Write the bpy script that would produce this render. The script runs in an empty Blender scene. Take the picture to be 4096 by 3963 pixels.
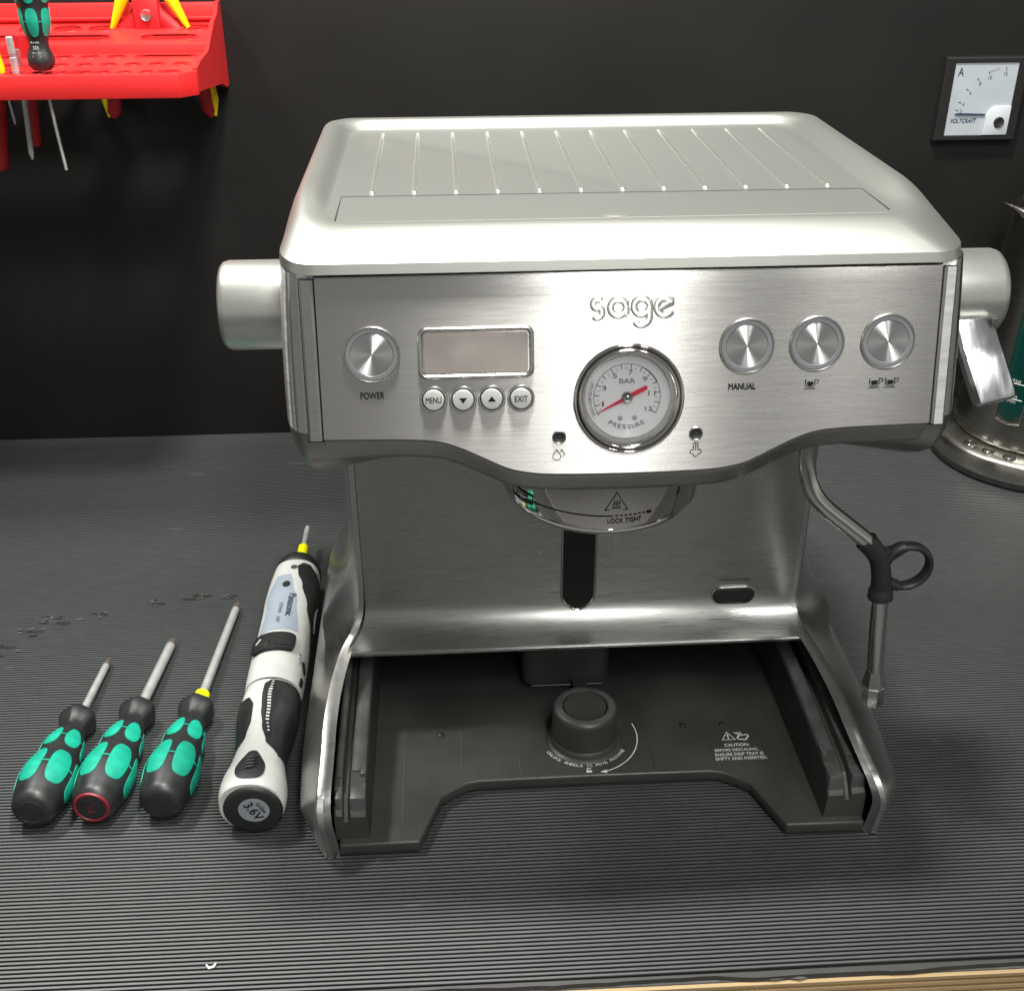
import bpy, bmesh, math, random
from mathutils import Matrix, Vector
from math import sin, cos, pi, radians, atan2, sqrt
random.seed(4)
SC = bpy.context.scene
COL = SC.collection

# ------------------------------------------------------------------ camera, world, lights, exposure
cam_d = bpy.data.cameras.new('camera'); cam = bpy.data.objects.new('camera', cam_d); COL.objects.link(cam)
cam.matrix_world = Matrix(((0.9983, 0.0309, -0.0501, -0.0874), (-0.0588, 0.4855, -0.8723, -0.5029),
                           (-0.0027, 0.8737, 0.4865, 0.5430), (0, 0, 0, 1)))
cam_d.sensor_width = 36; cam_d.lens = 40.223; cam_d.clip_start = 0.01; cam_d.clip_end = 100
SC.camera = cam
w = bpy.data.worlds.new('World'); SC.world = w; w.use_nodes = True
wn = w.node_tree.nodes; wl = w.node_tree.links
bg = wn['Background']
tc = wn.new('ShaderNodeTexCoord'); sx = wn.new('ShaderNodeSeparateXYZ'); rp = wn.new('ShaderNodeValToRGB')
mr = wn.new('ShaderNodeMapRange'); mr.inputs[1].default_value = -1; mr.inputs[2].default_value = 1
wl.new(tc.outputs['Generated'], sx.inputs[0]); wl.new(sx.outputs['Z'], mr.inputs[0]); wl.new(mr.outputs[0], rp.inputs[0])
e = rp.color_ramp.elements
e[0].position = 0.0; e[0].color = (0.020, 0.019, 0.018, 1); e[1].position = 1.0; e[1].color = (0.16, 0.165, 0.16, 1)
for p_, c_ in ((0.39, (0.026, 0.025, 0.024, 1)), (0.47, (0.47, 0.46, 0.44, 1)), (0.62, (0.22, 0.22, 0.21, 1))):
    m_ = e.new(p_); m_.color = c_
wl.new(rp.outputs[0], bg.inputs['Color']); bg.inputs['Strength'].default_value = 1.0

def area(name, loc, target, sxy, power, col=(1, 1, 1)):
    d = bpy.data.lights.new(name, 'AREA'); d.shape = 'RECTANGLE'; d.size, d.size_y = sxy; d.energy = power; d.color = col
    o = bpy.data.objects.new(name, d); COL.objects.link(o); o.location = loc
    o.rotation_euler = (Vector(target) - Vector(loc)).to_track_quat('-Z', 'Y').to_euler()
    return o
area('ceiling_lamp_front', (0.16, -0.56, 1.32), (0.0, 0.05, 0.2), (0.17, 0.14), 9, (1.0, 1.0, 0.97))
t_ = area('ceiling_tube_front', (0.27, -1.65, 1.40), (0.27, -1.65, 0), (0.17, 1.9), 19, (1.0, 1.0, 0.97)); t_.rotation_euler = (0, 0, 0.09)
area('ceiling_lamp_bench', (0.0, 0.115, 1.42), (0.0, 0.10, 0), (0.15, 0.10), 29, (1.0, 1.0, 0.95))
area('ceiling_lamp_left', (-0.70, 0.42, 1.22), (-0.3, 0.10, 0), (0.20, 0.12), 13, (1.0, 1.0, 0.95))
area('ceiling_lamp_right', (0.56, -0.78, 1.36), (0.2, 0.1, 0.15), (0.14, 0.14), 3.2, (1.0, 1.0, 0.97))
SC.view_settings.view_transform = 'Standard'; SC.view_settings.look = 'None'
SC.view_settings.exposure = 0; SC.view_settings.gamma = 1
SC.render.engine = 'CYCLES'; SC.cycles.use_denoising = True
SC.cycles.max_bounces = 8; SC.cycles.sample_clamp_indirect = 6

# ------------------------------------------------------------------ materials
def mat(name, col, rough=0.5, metal=0.0, aniso=0.0, rot=0.0, spec=0.5, coat=0.0, colvar=0.0, rvar=0.0,
        scale=(60, 60, 60), bump=0.0, bscale=None, tangent_uv=False, speck=0.0, emit=None, detail=4):
    m = bpy.data.materials.new(name); m.use_nodes = True
    n = m.node_tree.nodes; l = m.node_tree.links; p = n['Principled BSDF']
    p.inputs['Base Color'].default_value = (*col, 1); p.inputs['Roughness'].default_value = rough
    p.inputs['Metallic'].default_value = metal; p.inputs['Specular IOR Level'].default_value = spec
    p.inputs['Coat Weight'].default_value = coat; p.inputs['Coat Roughness'].default_value = 0.08
    if aniso:
        p.inputs['Anisotropic'].default_value = aniso; p.inputs['Anisotropic Rotation'].default_value = rot
        if tangent_uv:
            t = n.new('ShaderNodeTangent'); t.direction_type = 'UV_MAP'; t.uv_map = 'UVMap'
            l.new(t.outputs[0], p.inputs['Tangent'])
    tco = n.new('ShaderNodeTexCoord')
    def noise(sc, det=detail, w=0.0):
        mp = n.new('ShaderNodeMapping'); mp.inputs['Scale'].default_value = sc
        mp.inputs['Location'].default_value = (w, w * .7, w * 1.3)
        nz = n.new('ShaderNodeTexNoise'); nz.inputs['Scale'].default_value = 1.0; nz.inputs['Detail'].default_value = det
        l.new(tco.outputs['Object'], mp.inputs[0]); l.new(mp.outputs[0], nz.inputs['Vector'])
        return nz.outputs['Fac']
    def rng(src, a, b, lo=0.3, hi=0.7):
        r = n.new('ShaderNodeMapRange'); r.inputs[1].default_value = lo; r.inputs[2].default_value = hi
        r.inputs[3].default_value = a; r.inputs[4].default_value = b; l.new(src, r.inputs[0]); return r.outputs[0]
    if colvar or rvar:
        f = noise(scale)
        if colvar:
            mx = n.new('ShaderNodeMix'); mx.data_type = 'RGBA'
            mx.inputs[6].default_value = (*[c * (1 - colvar) for c in col], 1)
            mx.inputs[7].default_value = (*[min(1, c * (1 + colvar)) for c in col], 1)
            l.new(rng(f, 0, 1), mx.inputs[0]); out = mx.outputs[2]
            if speck:
                f2 = noise((420, 420, 420), 2, 3.1)
                m2 = n.new('ShaderNodeMix'); m2.data_type = 'RGBA'; m2.inputs[7].default_value = (0.42, 0.41, 0.39, 1)
                l.new(rng(f2, 0, speck, 0.70, 0.80), m2.inputs[0]); l.new(out, m2.inputs[6]); out = m2.outputs[2]
            l.new(out, p.inputs['Base Color'])
        if rvar:
            l.new(rng(noise(scale, detail, 5.0), max(0.02, rough - rvar), rough + rvar), p.inputs['Roughness'])
    if bump:
        b = n.new('ShaderNodeBump'); b.inputs['Strength'].default_value = bump; b.inputs['Distance'].default_value = 0.0005
        l.new(noise(bscale or scale, 3, 9.0), b.inputs['Height']); l.new(b.outputs[0], p.inputs['Normal'])
    if emit:
        p.inputs['Emission Color'].default_value = (*emit, 1); p.inputs['Emission Strength'].default_value = 1
    return m
M = {}
M['brushed'] = mat('brushed_steel', (0.60, 0.585, 0.56), 0.27, 1.0, aniso=1.0, tangent_uv=True, colvar=0.025, rvar=0.022,
                   scale=(45, 2200, 2200), bump=0.015, bscale=(40, 2600, 2600))
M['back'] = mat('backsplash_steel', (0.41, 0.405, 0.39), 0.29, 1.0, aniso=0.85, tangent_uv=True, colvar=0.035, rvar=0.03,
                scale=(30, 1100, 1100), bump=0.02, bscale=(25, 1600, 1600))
M['steel'] = mat('satin_steel', (0.58, 0.57, 0.55), 0.27, 1.0, colvar=0.08, rvar=0.07, scale=(30, 30, 30))
M['headshell'] = mat('head_shell_steel', (0.58, 0.575, 0.56), 0.36, 1.0, aniso=0.9, tangent_uv=True, colvar=0.06, rvar=0.04, scale=(60, 60, 900), bump=0.02, bscale=(30, 30, 1500))
M['shell'] = mat('shell_steel', (0.52, 0.515, 0.50), 0.33, 1.0, colvar=0.04, rvar=0.03, scale=(60, 60, 900), bump=0.015, bscale=(30, 30, 1500))
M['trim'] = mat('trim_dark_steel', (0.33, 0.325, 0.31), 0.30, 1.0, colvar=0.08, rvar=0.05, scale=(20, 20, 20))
M['hood'] = mat('hood_satin_silver', (0.56, 0.56, 0.52), 0.37, 0.93, bump=0.008, bscale=(2500, 2500, 2500))
M['knob'] = mat('knob_satin_silver', (0.58, 0.575, 0.54), 0.36, 0.9, colvar=0.03, scale=(300, 300, 300), bump=0.03, bscale=(1500, 1500, 1500))
M['chrome'] = mat('chrome', (0.60, 0.585, 0.55), 0.07, 1.0, rvar=0.03, scale=(40, 40, 40))
M['wandsteel'] = mat('wand_steel', (0.66, 0.645, 0.61), 0.16, 1.0, rvar=0.04, scale=(60, 60, 60))
M['lever'] = mat('lever_chrome', (0.84, 0.86, 0.88), 0.20, 1.0, rvar=0.06, scale=(300, 60, 60), bump=0.05, bscale=(400, 120, 60))
M['spun'] = mat('spun_steel', (0.70, 0.70, 0.70), 0.30, 1.0, aniso=1.0, tangent_uv=True)
M['ring'] = mat('button_ring_grey', (0.16, 0.165, 0.17), 0.35)
M['gap'] = mat('black_gap', (0.006, 0.006, 0.006), 0.7)
M['ink'] = mat('black_ink', (0.008, 0.008, 0.008), 0.6, spec=0.15)
M['greyink'] = mat('grey_ink', (0.10, 0.10, 0.10), 0.5)
M['white_ink'] = mat('white_ink', (0.62, 0.63, 0.62), 0.6)
M['btn'] = mat('small_button', (0.62, 0.62, 0.60), 0.35, 0.5)
M['lcd'] = mat('lcd_screen', (0.56, 0.50, 0.46), 0.30, 0.75, spec=0.8, coat=0.6, colvar=0.25, scale=(26, 26, 60))  # uneven pale tone paints in a reflection across the display
M['dial'] = mat('dial_white', (0.86, 0.88, 0.89), 0.45, coat=0.2)
M['red'] = mat('needle_red', (0.70, 0.012, 0.06), 0.4)
M['plastic'] = mat('black_plastic', (0.034, 0.034, 0.031), 0.44, colvar=0.25, rvar=0.08, scale=(22, 22, 22), bump=0.05, bscale=(2600, 2600, 2600), speck=0.12)
M['rail'] = mat('grey_rail_plastic', (0.060, 0.066, 0.062), 0.42, colvar=0.35, rvar=0.1, scale=(60, 60, 60), bump=0.06, bscale=(2600, 2600, 2600))  # lighter grey than the black base plastic
M['rubber'] = mat('black_rubber', (0.014, 0.014, 0.014), 0.5, colvar=0.2, scale=(80, 80, 80), bump=0.04, bscale=(2500, 2500, 2500))
M['grip'] = mat('grip_rubber', (0.016, 0.0165, 0.017), 0.47, colvar=0.3, rvar=0.08, scale=(90, 90, 90), bump=0.06, bscale=(3000, 3000, 3000), speck=0.03)
M['green'] = mat('green_grip', (0.0, 0.30, 0.20), 0.6, colvar=0.18, scale=(120, 120, 120), bump=0.12, bscale=(2500, 2500, 2500))
M['shaft'] = mat('matt_chrome_shaft', (0.55, 0.55, 0.54), 0.45, 0.65, colvar=0.12, scale=(120, 120, 120))
M['tip'] = mat('worn_tip', (0.22, 0.19, 0.14), 0.45, 0.7, colvar=0.35, scale=(600, 600, 600))
M['yellow'] = mat('yellow_band', (0.80, 0.75, 0.0), 0.45)
M['redring'] = mat('dark_red_ring', (0.20, 0.012, 0.022), 0.45)
M['redplate'] = mat('dark_red_plate', (0.07, 0.010, 0.012), 0.5)
M['white'] = mat('off_white_plastic', (0.56, 0.56, 0.535), 0.38, colvar=0.07, rvar=0.06, scale=(70, 70, 70), speck=0.10)
M['label'] = mat('label_grey_blue', (0.31, 0.36, 0.42), 0.4, colvar=0.06, scale=(60, 60, 60))
M['sticker'] = mat('sticker_grey', (0.26, 0.28, 0.30), 0.4, colvar=0.1, scale=(90, 90, 90))
M['labeltxt'] = mat('label_text', (0.03, 0.05, 0.10), 0.5)
M['redrack'] = mat('red_rack_plastic', (0.70, 0.020, 0.020), 0.42, colvar=0.08, scale=(50, 50, 50), bump=0.04, bscale=(1500, 1500, 1500))
M['redhandle'] = mat('red_handle', (0.42, 0.012, 0.016), 0.42)
M['yel'] = mat('yellow_handle', (0.82, 0.62, 0.0), 0.42)
M['wall'] = mat('black_panel', (0.0068, 0.0056, 0.0047), 0.60, spec=0.35, colvar=0.22, rvar=0.08, scale=(7, 7, 9), bump=0.05, bscale=(900, 900, 900))
M['plate'] = mat('meter_plate', (0.40, 0.43, 0.46), 0.5, colvar=0.05, scale=(30, 30, 30))
M['platecover'] = mat('meter_cover', (0.56, 0.58, 0.61), 0.4)
M['bezel'] = mat('meter_bezel', (0.008, 0.0072, 0.0065), 0.55)
M['ply_light'] = mat('ply_light', (0.38, 0.265, 0.135), 0.6, colvar=0.25, scale=(6, 200, 300))
M['ply_dark'] = mat('ply_dark', (0.26, 0.155, 0.06), 0.65, colvar=0.3, scale=(6, 200, 300))
M['backing'] = mat('mat_backing', (0.055, 0.053, 0.050), 0.75, colvar=0.35, scale=(90, 40, 40), bump=0.3, bscale=(500, 500, 500), speck=0.25)
M['floor'] = mat('floor_grey', (0.20, 0.195, 0.205), 0.6, colvar=0.05, scale=(5, 5, 5))
M['kettle'] = mat('kettle_steel', (0.30, 0.285, 0.255), 0.26, 1.0, colvar=0.03, rvar=0.02, scale=(20, 20, 600))
M['kettle_base'] = mat('kettle_base_steel', (0.42, 0.40, 0.36), 0.30, 1.0, colvar=0.06, rvar=0.05, scale=(60, 60, 60))
M['window'] = mat('green_window', (0.002, 0.026, 0.021), 0.15, coat=0.6)
M['border'] = mat('mat_border', (0.030, 0.030, 0.029), 0.6, colvar=0.2, scale=(60, 60, 60), bump=0.1, bscale=(400, 400, 400), speck=0.1)
M['fray'] = mat('frayed_rubber', (0.22, 0.22, 0.215), 0.6)
M['digit'] = mat('digit_red', (0.42, 0.03, 0.045), 0.45)
M['paper'] = mat('pale_scrap', (0.6, 0.6, 0.58), 0.7)

def rib_material():
    m = mat('mat_rubber', (0.043, 0.0475, 0.0470), 0.47, spec=1.0, colvar=0.10, scale=(60, 120, 5), bump=0.05, bscale=(300, 900, 900), speck=0.10)
    n = m.node_tree.nodes; l = m.node_tree.links; p = n['Principled BSDF']; src = p.inputs['Base Color'].links[0].from_socket
    t = n.new('ShaderNodeTexCoord'); mp = n.new('ShaderNodeMapping'); mp.inputs['Scale'].default_value = (16, 55, 3); mp.inputs['Location'].default_value = (3.3, 1.1, 0)
    z = n.new('ShaderNodeTexNoise'); z.inputs['Scale'].default_value = 1; z.inputs['Detail'].default_value = 5; z.inputs['Roughness'].default_value = .62
    r = n.new('ShaderNodeMapRange'); r.inputs[1].default_value = .66; r.inputs[2].default_value = .82; r.inputs[4].default_value = .5
    x = n.new('ShaderNodeMix'); x.data_type = 'RGBA'; x.inputs[7].default_value = (.24, .24, .23, 1)
    l.new(t.outputs['Object'], mp.inputs[0]); l.new(mp.outputs[0], z.inputs['Vector']); l.new(z.outputs['Fac'], r.inputs[0]); l.new(r.outputs[0], x.inputs[0])
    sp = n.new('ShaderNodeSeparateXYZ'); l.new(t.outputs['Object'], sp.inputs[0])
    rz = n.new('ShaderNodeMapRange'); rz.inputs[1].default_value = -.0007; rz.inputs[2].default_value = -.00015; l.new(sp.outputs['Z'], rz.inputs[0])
    y = n.new('ShaderNodeMix'); y.data_type = 'RGBA'; y.inputs[6].default_value = (.010, .010, .010, 1)  # groove shade painted in by height, below the dusty rib tops
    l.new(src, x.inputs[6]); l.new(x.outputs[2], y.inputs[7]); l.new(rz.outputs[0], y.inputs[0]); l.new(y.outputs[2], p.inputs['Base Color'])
    return m
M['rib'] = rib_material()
def glass_material():
    m = bpy.data.materials.new('clear_glass'); m.use_nodes = True; n = m.node_tree.nodes; l = m.node_tree.links
    for x in list(n):
        if x.type == 'BSDF_PRINCIPLED': n.remove(x)
    t = n.new('ShaderNodeBsdfTransparent'); g = n.new('ShaderNodeBsdfGlossy'); g.inputs['Roughness'].default_value = 0.03
    f = n.new('ShaderNodeFresnel'); f.inputs['IOR'].default_value = 1.4; mx = n.new('ShaderNodeMixShader')
    l.new(f.outputs[0], mx.inputs[0]); l.new(t.outputs[0], mx.inputs[1]); l.new(g.outputs[0], mx.inputs[2])
    l.new(mx.outputs[0], n['Material Output'].inputs['Surface'])
    return m
M['glass'] = glass_material()

# ------------------------------------------------------------------ mesh helpers
class MB:
    def __init__(s): s.v = []; s.f = []; s.uv = None
    def add(s, v, f, T=None):
        o = len(s.v)
        s.v += [tuple(T @ Vector(p)) if T is not None else tuple(p) for p in v]
        s.f += [tuple(i + o for i in q) for q in f]; return s
    def box(s, a, b, T=None):
        (x0, y0, z0), (x1, y1, z1) = a, b
        return s.add([(x0, y0, z0), (x1, y0, z0), (x1, y1, z0), (x0, y1, z0), (x0, y0, z1), (x1, y0, z1), (x1, y1, z1), (x0, y1, z1)],
                     [(3, 2, 1, 0), (4, 5, 6, 7), (0, 1, 5, 4), (1, 2, 6, 5), (2, 3, 7, 6), (3, 0, 4, 7)], T)
    def grid(s, rows, closed=False, T=None):
        n = len(rows[0]); v = [p for r in rows for p in r]; f = []
        for i in range(len(rows) - 1):
            for j in range(n if closed else n - 1):
                k = (j + 1) % n
                f.append((i * n + j, i * n + k, (i + 1) * n + k, (i + 1) * n + j))
        return s.add(v, f, T)
    def cap(s, ring, flip=False, T=None):
        return s.add(ring, [tuple(range(len(ring)))[::-1] if flip else tuple(range(len(ring)))], T)
    def lathe(s, prof, n=40, T=None, c0=False, c1=False):
        rows = [[(r * cos(2 * pi * j / n), r * sin(2 * pi * j / n), z) for j in range(n)] for r, z in prof]
        s.grid(rows, True, T)
        if c0: s.cap(rows[0], True, T)
        if c1: s.cap(rows[-1], False, T)
        return s
    def prism(s, pts, z0, z1, T=None):
        n = len(pts)
        v = [(x, y, z0) for x, y in pts] + [(x, y, z1) for x, y in pts]
        f = [tuple(range(n))[::-1], tuple(range(n, 2 * n))] + [(i, (i + 1) % n, n + (i + 1) % n, n + i) for i in range(n)]
        return s.add(v, f, T)
    def tube(s, path, rad, n=14, caps=True, squash=1.0):
        P = [Vector(p) for p in path]; rows = []; up = None
        for i, p in enumerate(P):
            d = (P[min(i + 1, len(P) - 1)] - P[max(i - 1, 0)]).normalized()
            if up is None:
                up = d.orthogonal().normalized()
            up = (up - d * up.dot(d)).normalized(); sd = d.cross(up)
            r = rad[i] if isinstance(rad, (list, tuple)) else rad
            rows.append([tuple(p + up * (r * cos(2 * pi * j / n)) + sd * (r * squash * sin(2 * pi * j / n))) for j in range(n)])
        s.grid(rows, True)
        if caps: s.cap(rows[0], True); s.cap(rows[-1])
        return s

def finish(me, angle=35, recalc=True, bevel=0.0, bseg=2):
    bm = bmesh.new(); bm.from_mesh(me)
    bmesh.ops.remove_doubles(bm, verts=bm.verts, dist=1e-6)
    if recalc: bmesh.ops.recalc_face_normals(bm, faces=bm.faces)
    if bevel:
        ed = [x for x in bm.edges if len(x.link_faces) == 2 and x.calc_face_angle(0) > radians(30)]
        bmesh.ops.bevel(bm, geom=ed, offset=bevel, segments=bseg, profile=0.5, affect='EDGES', clamp_overlap=True)
    bm.to_mesh(me); bm.free()
    me.polygons.foreach_set('use_smooth', [True] * len(me.polygons))
    me.set_sharp_from_angle(angle=radians(angle)); me.update()

def link(name, me, m, parent=None, T=None):
    o = bpy.data.objects.new(name, me); COL.objects.link(o)
    if m is not None: me.materials.append(M[m] if isinstance(m, str) else m)
    if parent is not None: o.parent = parent
    if T is not None: o.matrix_local = T
    return o
def obj(name, mb, m, parent=None, T=None, angle=35, bevel=0.0, bseg=2, uv=None, recalc=True):
    me = bpy.data.meshes.new(name); me.from_pydata(mb.v, [], mb.f)
    finish(me, angle, recalc, bevel, bseg)
    if uv:
        lay = me.uv_layers.new(name='UVMap')
        for lp in me.loops: lay.data[lp.index].uv = uv(me.vertices[lp.vertex_index].co)
    return link(name, me, m, parent, T)
def tag(o, label=None, cat=None, group=None, kind=None):
    if label: o['label'] = label
    if cat: o['category'] = cat
    if group: o['group'] = group
    if kind: o['kind'] = kind
    return o
def thing(name, label, cat, loc=(0, 0, 0), rot=(0, 0, 0), group=None, T=None):
    o = bpy.data.objects.new(name, None); COL.objects.link(o); o.empty_display_size = 0.02
    if T is not None: o.matrix_world = T
    else: o.location = loc; o.rotation_euler = rot
    return tag(o, label, cat, group)

def text_geo(body, size, offset=0.0, sx=1.0, shear=0.0, extrude=0.0, bevel=0.0, res=3):
    c = bpy.data.curves.new('txt', 'FONT'); c.body = body; c.size = 1.0; c.shear = shear
    c.align_x = 'CENTER'; c.resolution_u = res; c.extrude = extrude / size; c.bevel_depth = bevel / size; c.bevel_resolution = 2
    c.fill_mode = 'BOTH' if (extrude or bevel) else 'FRONT'
    o = bpy.data.objects.new('txt', c); me = bpy.data.meshes.new_from_object(o)
    v = [(p.co.x * size * sx, p.co.y * size, p.co.z * size) for p in me.vertices]; f = [tuple(p.vertices) for p in me.polygons]
    bpy.data.objects.remove(o); bpy.data.curves.remove(c); bpy.data.meshes.remove(me)
    if offset:                                  # bolder print: slightly shifted copies, each a hair above the last
        v0, f0 = list(v), list(f)
        for i_, (ox, oy) in enumerate(((offset, 0), (0, offset), (offset, offset))):
            k_ = len(v); v += [(x + ox * size, y + oy * size, z + 1.2e-5 * (i_ + 1)) for x, y, z in v0]; f += [tuple(q + k_ for q in p) for p in f0]
    ys = [p[1] for p in v]; xs = [p[0] for p in v]; cy = (min(ys) + max(ys)) / 2; cx = (min(xs) + max(xs)) / 2
    return [(x - cx, y - cy, z) for x, y, z in v], f
def text_fit(body, width, height, **k):
    v, f = text_geo(body, 1.0, **k)
    wx = max(p[0] for p in v) - min(p[0] for p in v); wy = max(p[1] for p in v) - min(p[1] for p in v)
    return [(x * width / wx, y * height / wy, z) for x, y, z in v], f
def pos(x=0, y=0, z=0): return Matrix.Translation((x, y, z))
def rotm(a, ax): return Matrix.Rotation(a, 4, ax)
def ring_strip(mb, pts, wd, z=0.0, closed=False, T=None, thick=0.0):
    n = len(pts); L = []; R = []
    for i in range(n):
        a = pts[i - 1] if (i or closed) else pts[0]; b = pts[(i + 1) % n] if (i < n - 1 or closed) else pts[-1]
        dx, dy = b[0] - a[0], b[1] - a[1]; q = math.hypot(dx, dy) or 1
        nx, ny = -dy / q * wd / 2, dx / q * wd / 2
        L.append((pts[i][0] + nx, pts[i][1] + ny, z)); R.append((pts[i][0] - nx, pts[i][1] - ny, z))
    m = n if closed else n - 1
    for i in range(m):
        k = (i + 1) % n
        mb.add([R[i], R[k], L[k], L[i]], [(0, 1, 2, 3)], T)
    return mb
def arc(cx, cy, r, a0, a1, n=24): return [(cx + r * cos(a0 + (a1 - a0) * i / n), cy + r * sin(a0 + (a1 - a0) * i / n)) for i in range(n + 1)]
def rrect(x0, y0, x1, y1, r, n=6):
    p = []
    for cx, cy, a in ((x1 - r, y1 - r, 0), (x0 + r, y1 - r, pi / 2), (x0 + r, y0 + r, pi), (x1 - r, y0 + r, 1.5 * pi)):
        p += arc(cx, cy, r, a, a + pi / 2, n)
    return p
def interp(tab, x, smooth=True):
    if x <= tab[0][0]: return tab[0][1]
    for (a, fa), (b, fb) in zip(tab, tab[1:]):
        if x <= b:
            t = (x - a) / (b - a)
            if smooth: t = t * t * (3 - 2 * t)
            return fa + (fb - fa) * t
    return tab[-1][1]
def cat(tab, x):                               # Catmull-Rom style interpolation of a table
    n = len(tab)
    if x <= tab[0][0]: return tab[0][1]
    if x >= tab[-1][0]: return tab[-1][1]
    for i in range(n - 1):
        if x <= tab[i + 1][0]:
            x0, y0 = tab[i]; x1, y1 = tab[i + 1]; h = x1 - x0; t = (x - x0) / h
            m0 = (tab[i + 1][1] - tab[i - 1][1]) / (tab[i + 1][0] - tab[i - 1][0]) if i > 0 else (y1 - y0) / h
            m1 = (tab[i + 2][1] - tab[i][1]) / (tab[i + 2][0] - tab[i][0]) if i < n - 2 else (y1 - y0) / h
            return (2 * t ** 3 - 3 * t * t + 1) * y0 + (t ** 3 - 2 * t * t + t) * h * m0 + (-2 * t ** 3 + 3 * t * t) * y1 + (t ** 3 - t * t) * h * m1

# ------------------------------------------------------------------ setting
BR = rotm(-0.0055, 'Z')                        # the bench runs half a degree off the machine
YW, YB = 0.626, -0.0867
def bench_obj(name, mb, m, parent=None, **k): return obj(name, mb, m, parent, T=BR if parent is None else None, **k)
tag(bench_obj('wall', MB().box((-3, YW, -1.0), (3, YW + 0.03, 2.2)), 'wall'), 'matt black panel wall behind the workbench', kind='structure')
tag(obj('floor', MB().box((-4, -4, -0.92), (4, 2, -0.90)), 'floor'), 'pale grey floor below the bench edge', kind='structure')

bench = thing('workbench', 'workbench with a bare layered plywood front edge under the ribbed mat', 'workbench', T=BR)
obj('bench_top', MB().box((-1.6, YB + 0.002, -0.0248), (1.6, YW - 0.001, -0.0045)), 'backing', bench)
zz = -0.0050
for i in range(8):
    h = 0.0025
    obj('ply_layer', MB().box((-1.6, YB - (0.0006 if i % 2 == 0 else 0.0), zz - h + 0.00015), (1.6, YB + 0.0018, zz)), 'ply_light' if i % 2 == 0 else 'ply_dark', bench)
    zz -= h
for sx_ in (-1, 1):
    obj('leg', MB().box((sx_ * 1.3 - .04, 0.5, -0.90), (sx_ * 1.3 + .04, 0.58, -0.029)), 'ply_dark', bench)

# ribbed rubber mat: real flat-topped ribs along the bench
mat_t = thing('rubber_mat', 'black ribbed rubber mat covering the whole workbench top', 'rubber mat', T=BR)
PITCH = 0.00287; prof = []
yy = -0.0812; k = 0
random.seed(8)
while yy < YW - 0.004:
    q = PITCH
    prof += [(yy, -0.0027), (yy + 0.00100, -0.0027), (yy + 0.00106, -0.0004), (yy + 0.00124, 0.0), (yy + 0.00262, 0.0), (yy + 0.00281, -0.0004)]
    yy += q
prof.append((yy, -0.0027))
XS = [-1.2 + 2.4 * i / 48 for i in range(49)]
def wav(x, y): return 0.0006 * sin(x * 7.0 + y * 3) + 0.0004 * sin(x * 17 + 2.0) * sin(y * 9)
mb = MB(); mb.grid([[(x, y + wav(x, y), z) for x in XS] for y, z in prof])
mb.add([(-1.2, -0.0812, -0.0040), (1.2, -0.0812, -0.0040), (1.2, -0.0812, -0.0027), (-1.2, -0.0812, -0.0027)], [(0, 1, 2, 3)])
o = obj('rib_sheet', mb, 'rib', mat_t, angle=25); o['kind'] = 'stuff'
# smooth torn front border of the mat
mb = MB(); rows0 = []; rows1 = []; rows2 = []
random.seed(3)
for i in range(241):
    x = -1.2 + 2.4 * i / 240
    j = 0.0008 * sin(x * 40) + random.uniform(-.0007, .0007)
    if 0.06 < x < 0.20: j -= 0.0022 * max(0, sin((x - 0.06) / 0.14 * pi * 3.5)) + 0.001
    j *= .6; rows0.append((x, -0.0814, -0.0012)); rows1.append((x, -0.0834 + j, -0.0014)); rows2.append((x, -0.0837 + j, -0.0043))
mb.grid([rows2, rows1, rows0])
obj('torn_border', mb, 'border', mat_t, angle=60)
for x, y, wd in ((0.083, -0.0838, 0.010), (0.097, -0.0842, 0.005)):
    obj('frayed_flake', MB().add([(x - wd, y - .001, -0.0036), (x, y - .0022, -0.0030), (x + wd, y - .0008, -0.0036), (x + wd * .6, y + .0016, -0.0026), (x - wd * .5, y + .0018, -0.0024)], [(0, 1, 2, 3, 4)]), 'backing', mat_t, angle=10)
# nicks torn into the ribs on the left
def nick(x, y, L, n):
    mb = MB()
    for i in range(n):
        a = x + random.uniform(-L, L) * .5; b = y + random.uniform(-.006, .006); l = random.uniform(.003, .008)
        mb.add([(a - l, b - .0012, 0.0003), (a, b - .0019, .0004), (a + l, b - .0005, 0.0003), (a + l * .3, b + .0017, 0.0004)], [(0, 1, 2, 3)])
    obj('nick', mb, 'gap', mat_t, angle=5)
    mb = MB()
    for i in range(n + 1):
        a = x + random.uniform(-L, L) * .5; b = y + random.uniform(-.005, .005); l = random.uniform(.0012, .003)
        mb.add([(a - l, b, 0.0005), (a + l, b - .0010, .0014), (a + l * .9, b + .0002, 0.0007), (a, b + .0008, .0006)], [(0, 1, 2, 3)])
    obj('raised_flap', mb, 'fray', mat_t, angle=5)
random.seed(12)
for a in ((-0.445, 0.246, 0.024, 5), (-0.433, 0.268, 0.02, 4), (-0.412, 0.283, 0.03, 6), (-0.384, 0.287, 0.01, 2), (-0.342, 0.302, 0.008, 2), (-0.309, 0.3085, 0.02, 4), (-0.281, 0.309, 0.012, 2), (-0.452, 0.235, 0.01, 3)):
    nick(*a)
tag(obj('paper_scrap', MB().tube([(-0.2345, -0.0615, .0008), (-0.2325, -0.0640, .0010), (-0.2300, -0.0632, .0012), (-0.2290, -0.0610, .0014)], [.0005, .0009, .0008, .0004], 6), 'paper', T=BR),
    'tiny curled white scrap on the mat near its front left', 'scrap')

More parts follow.
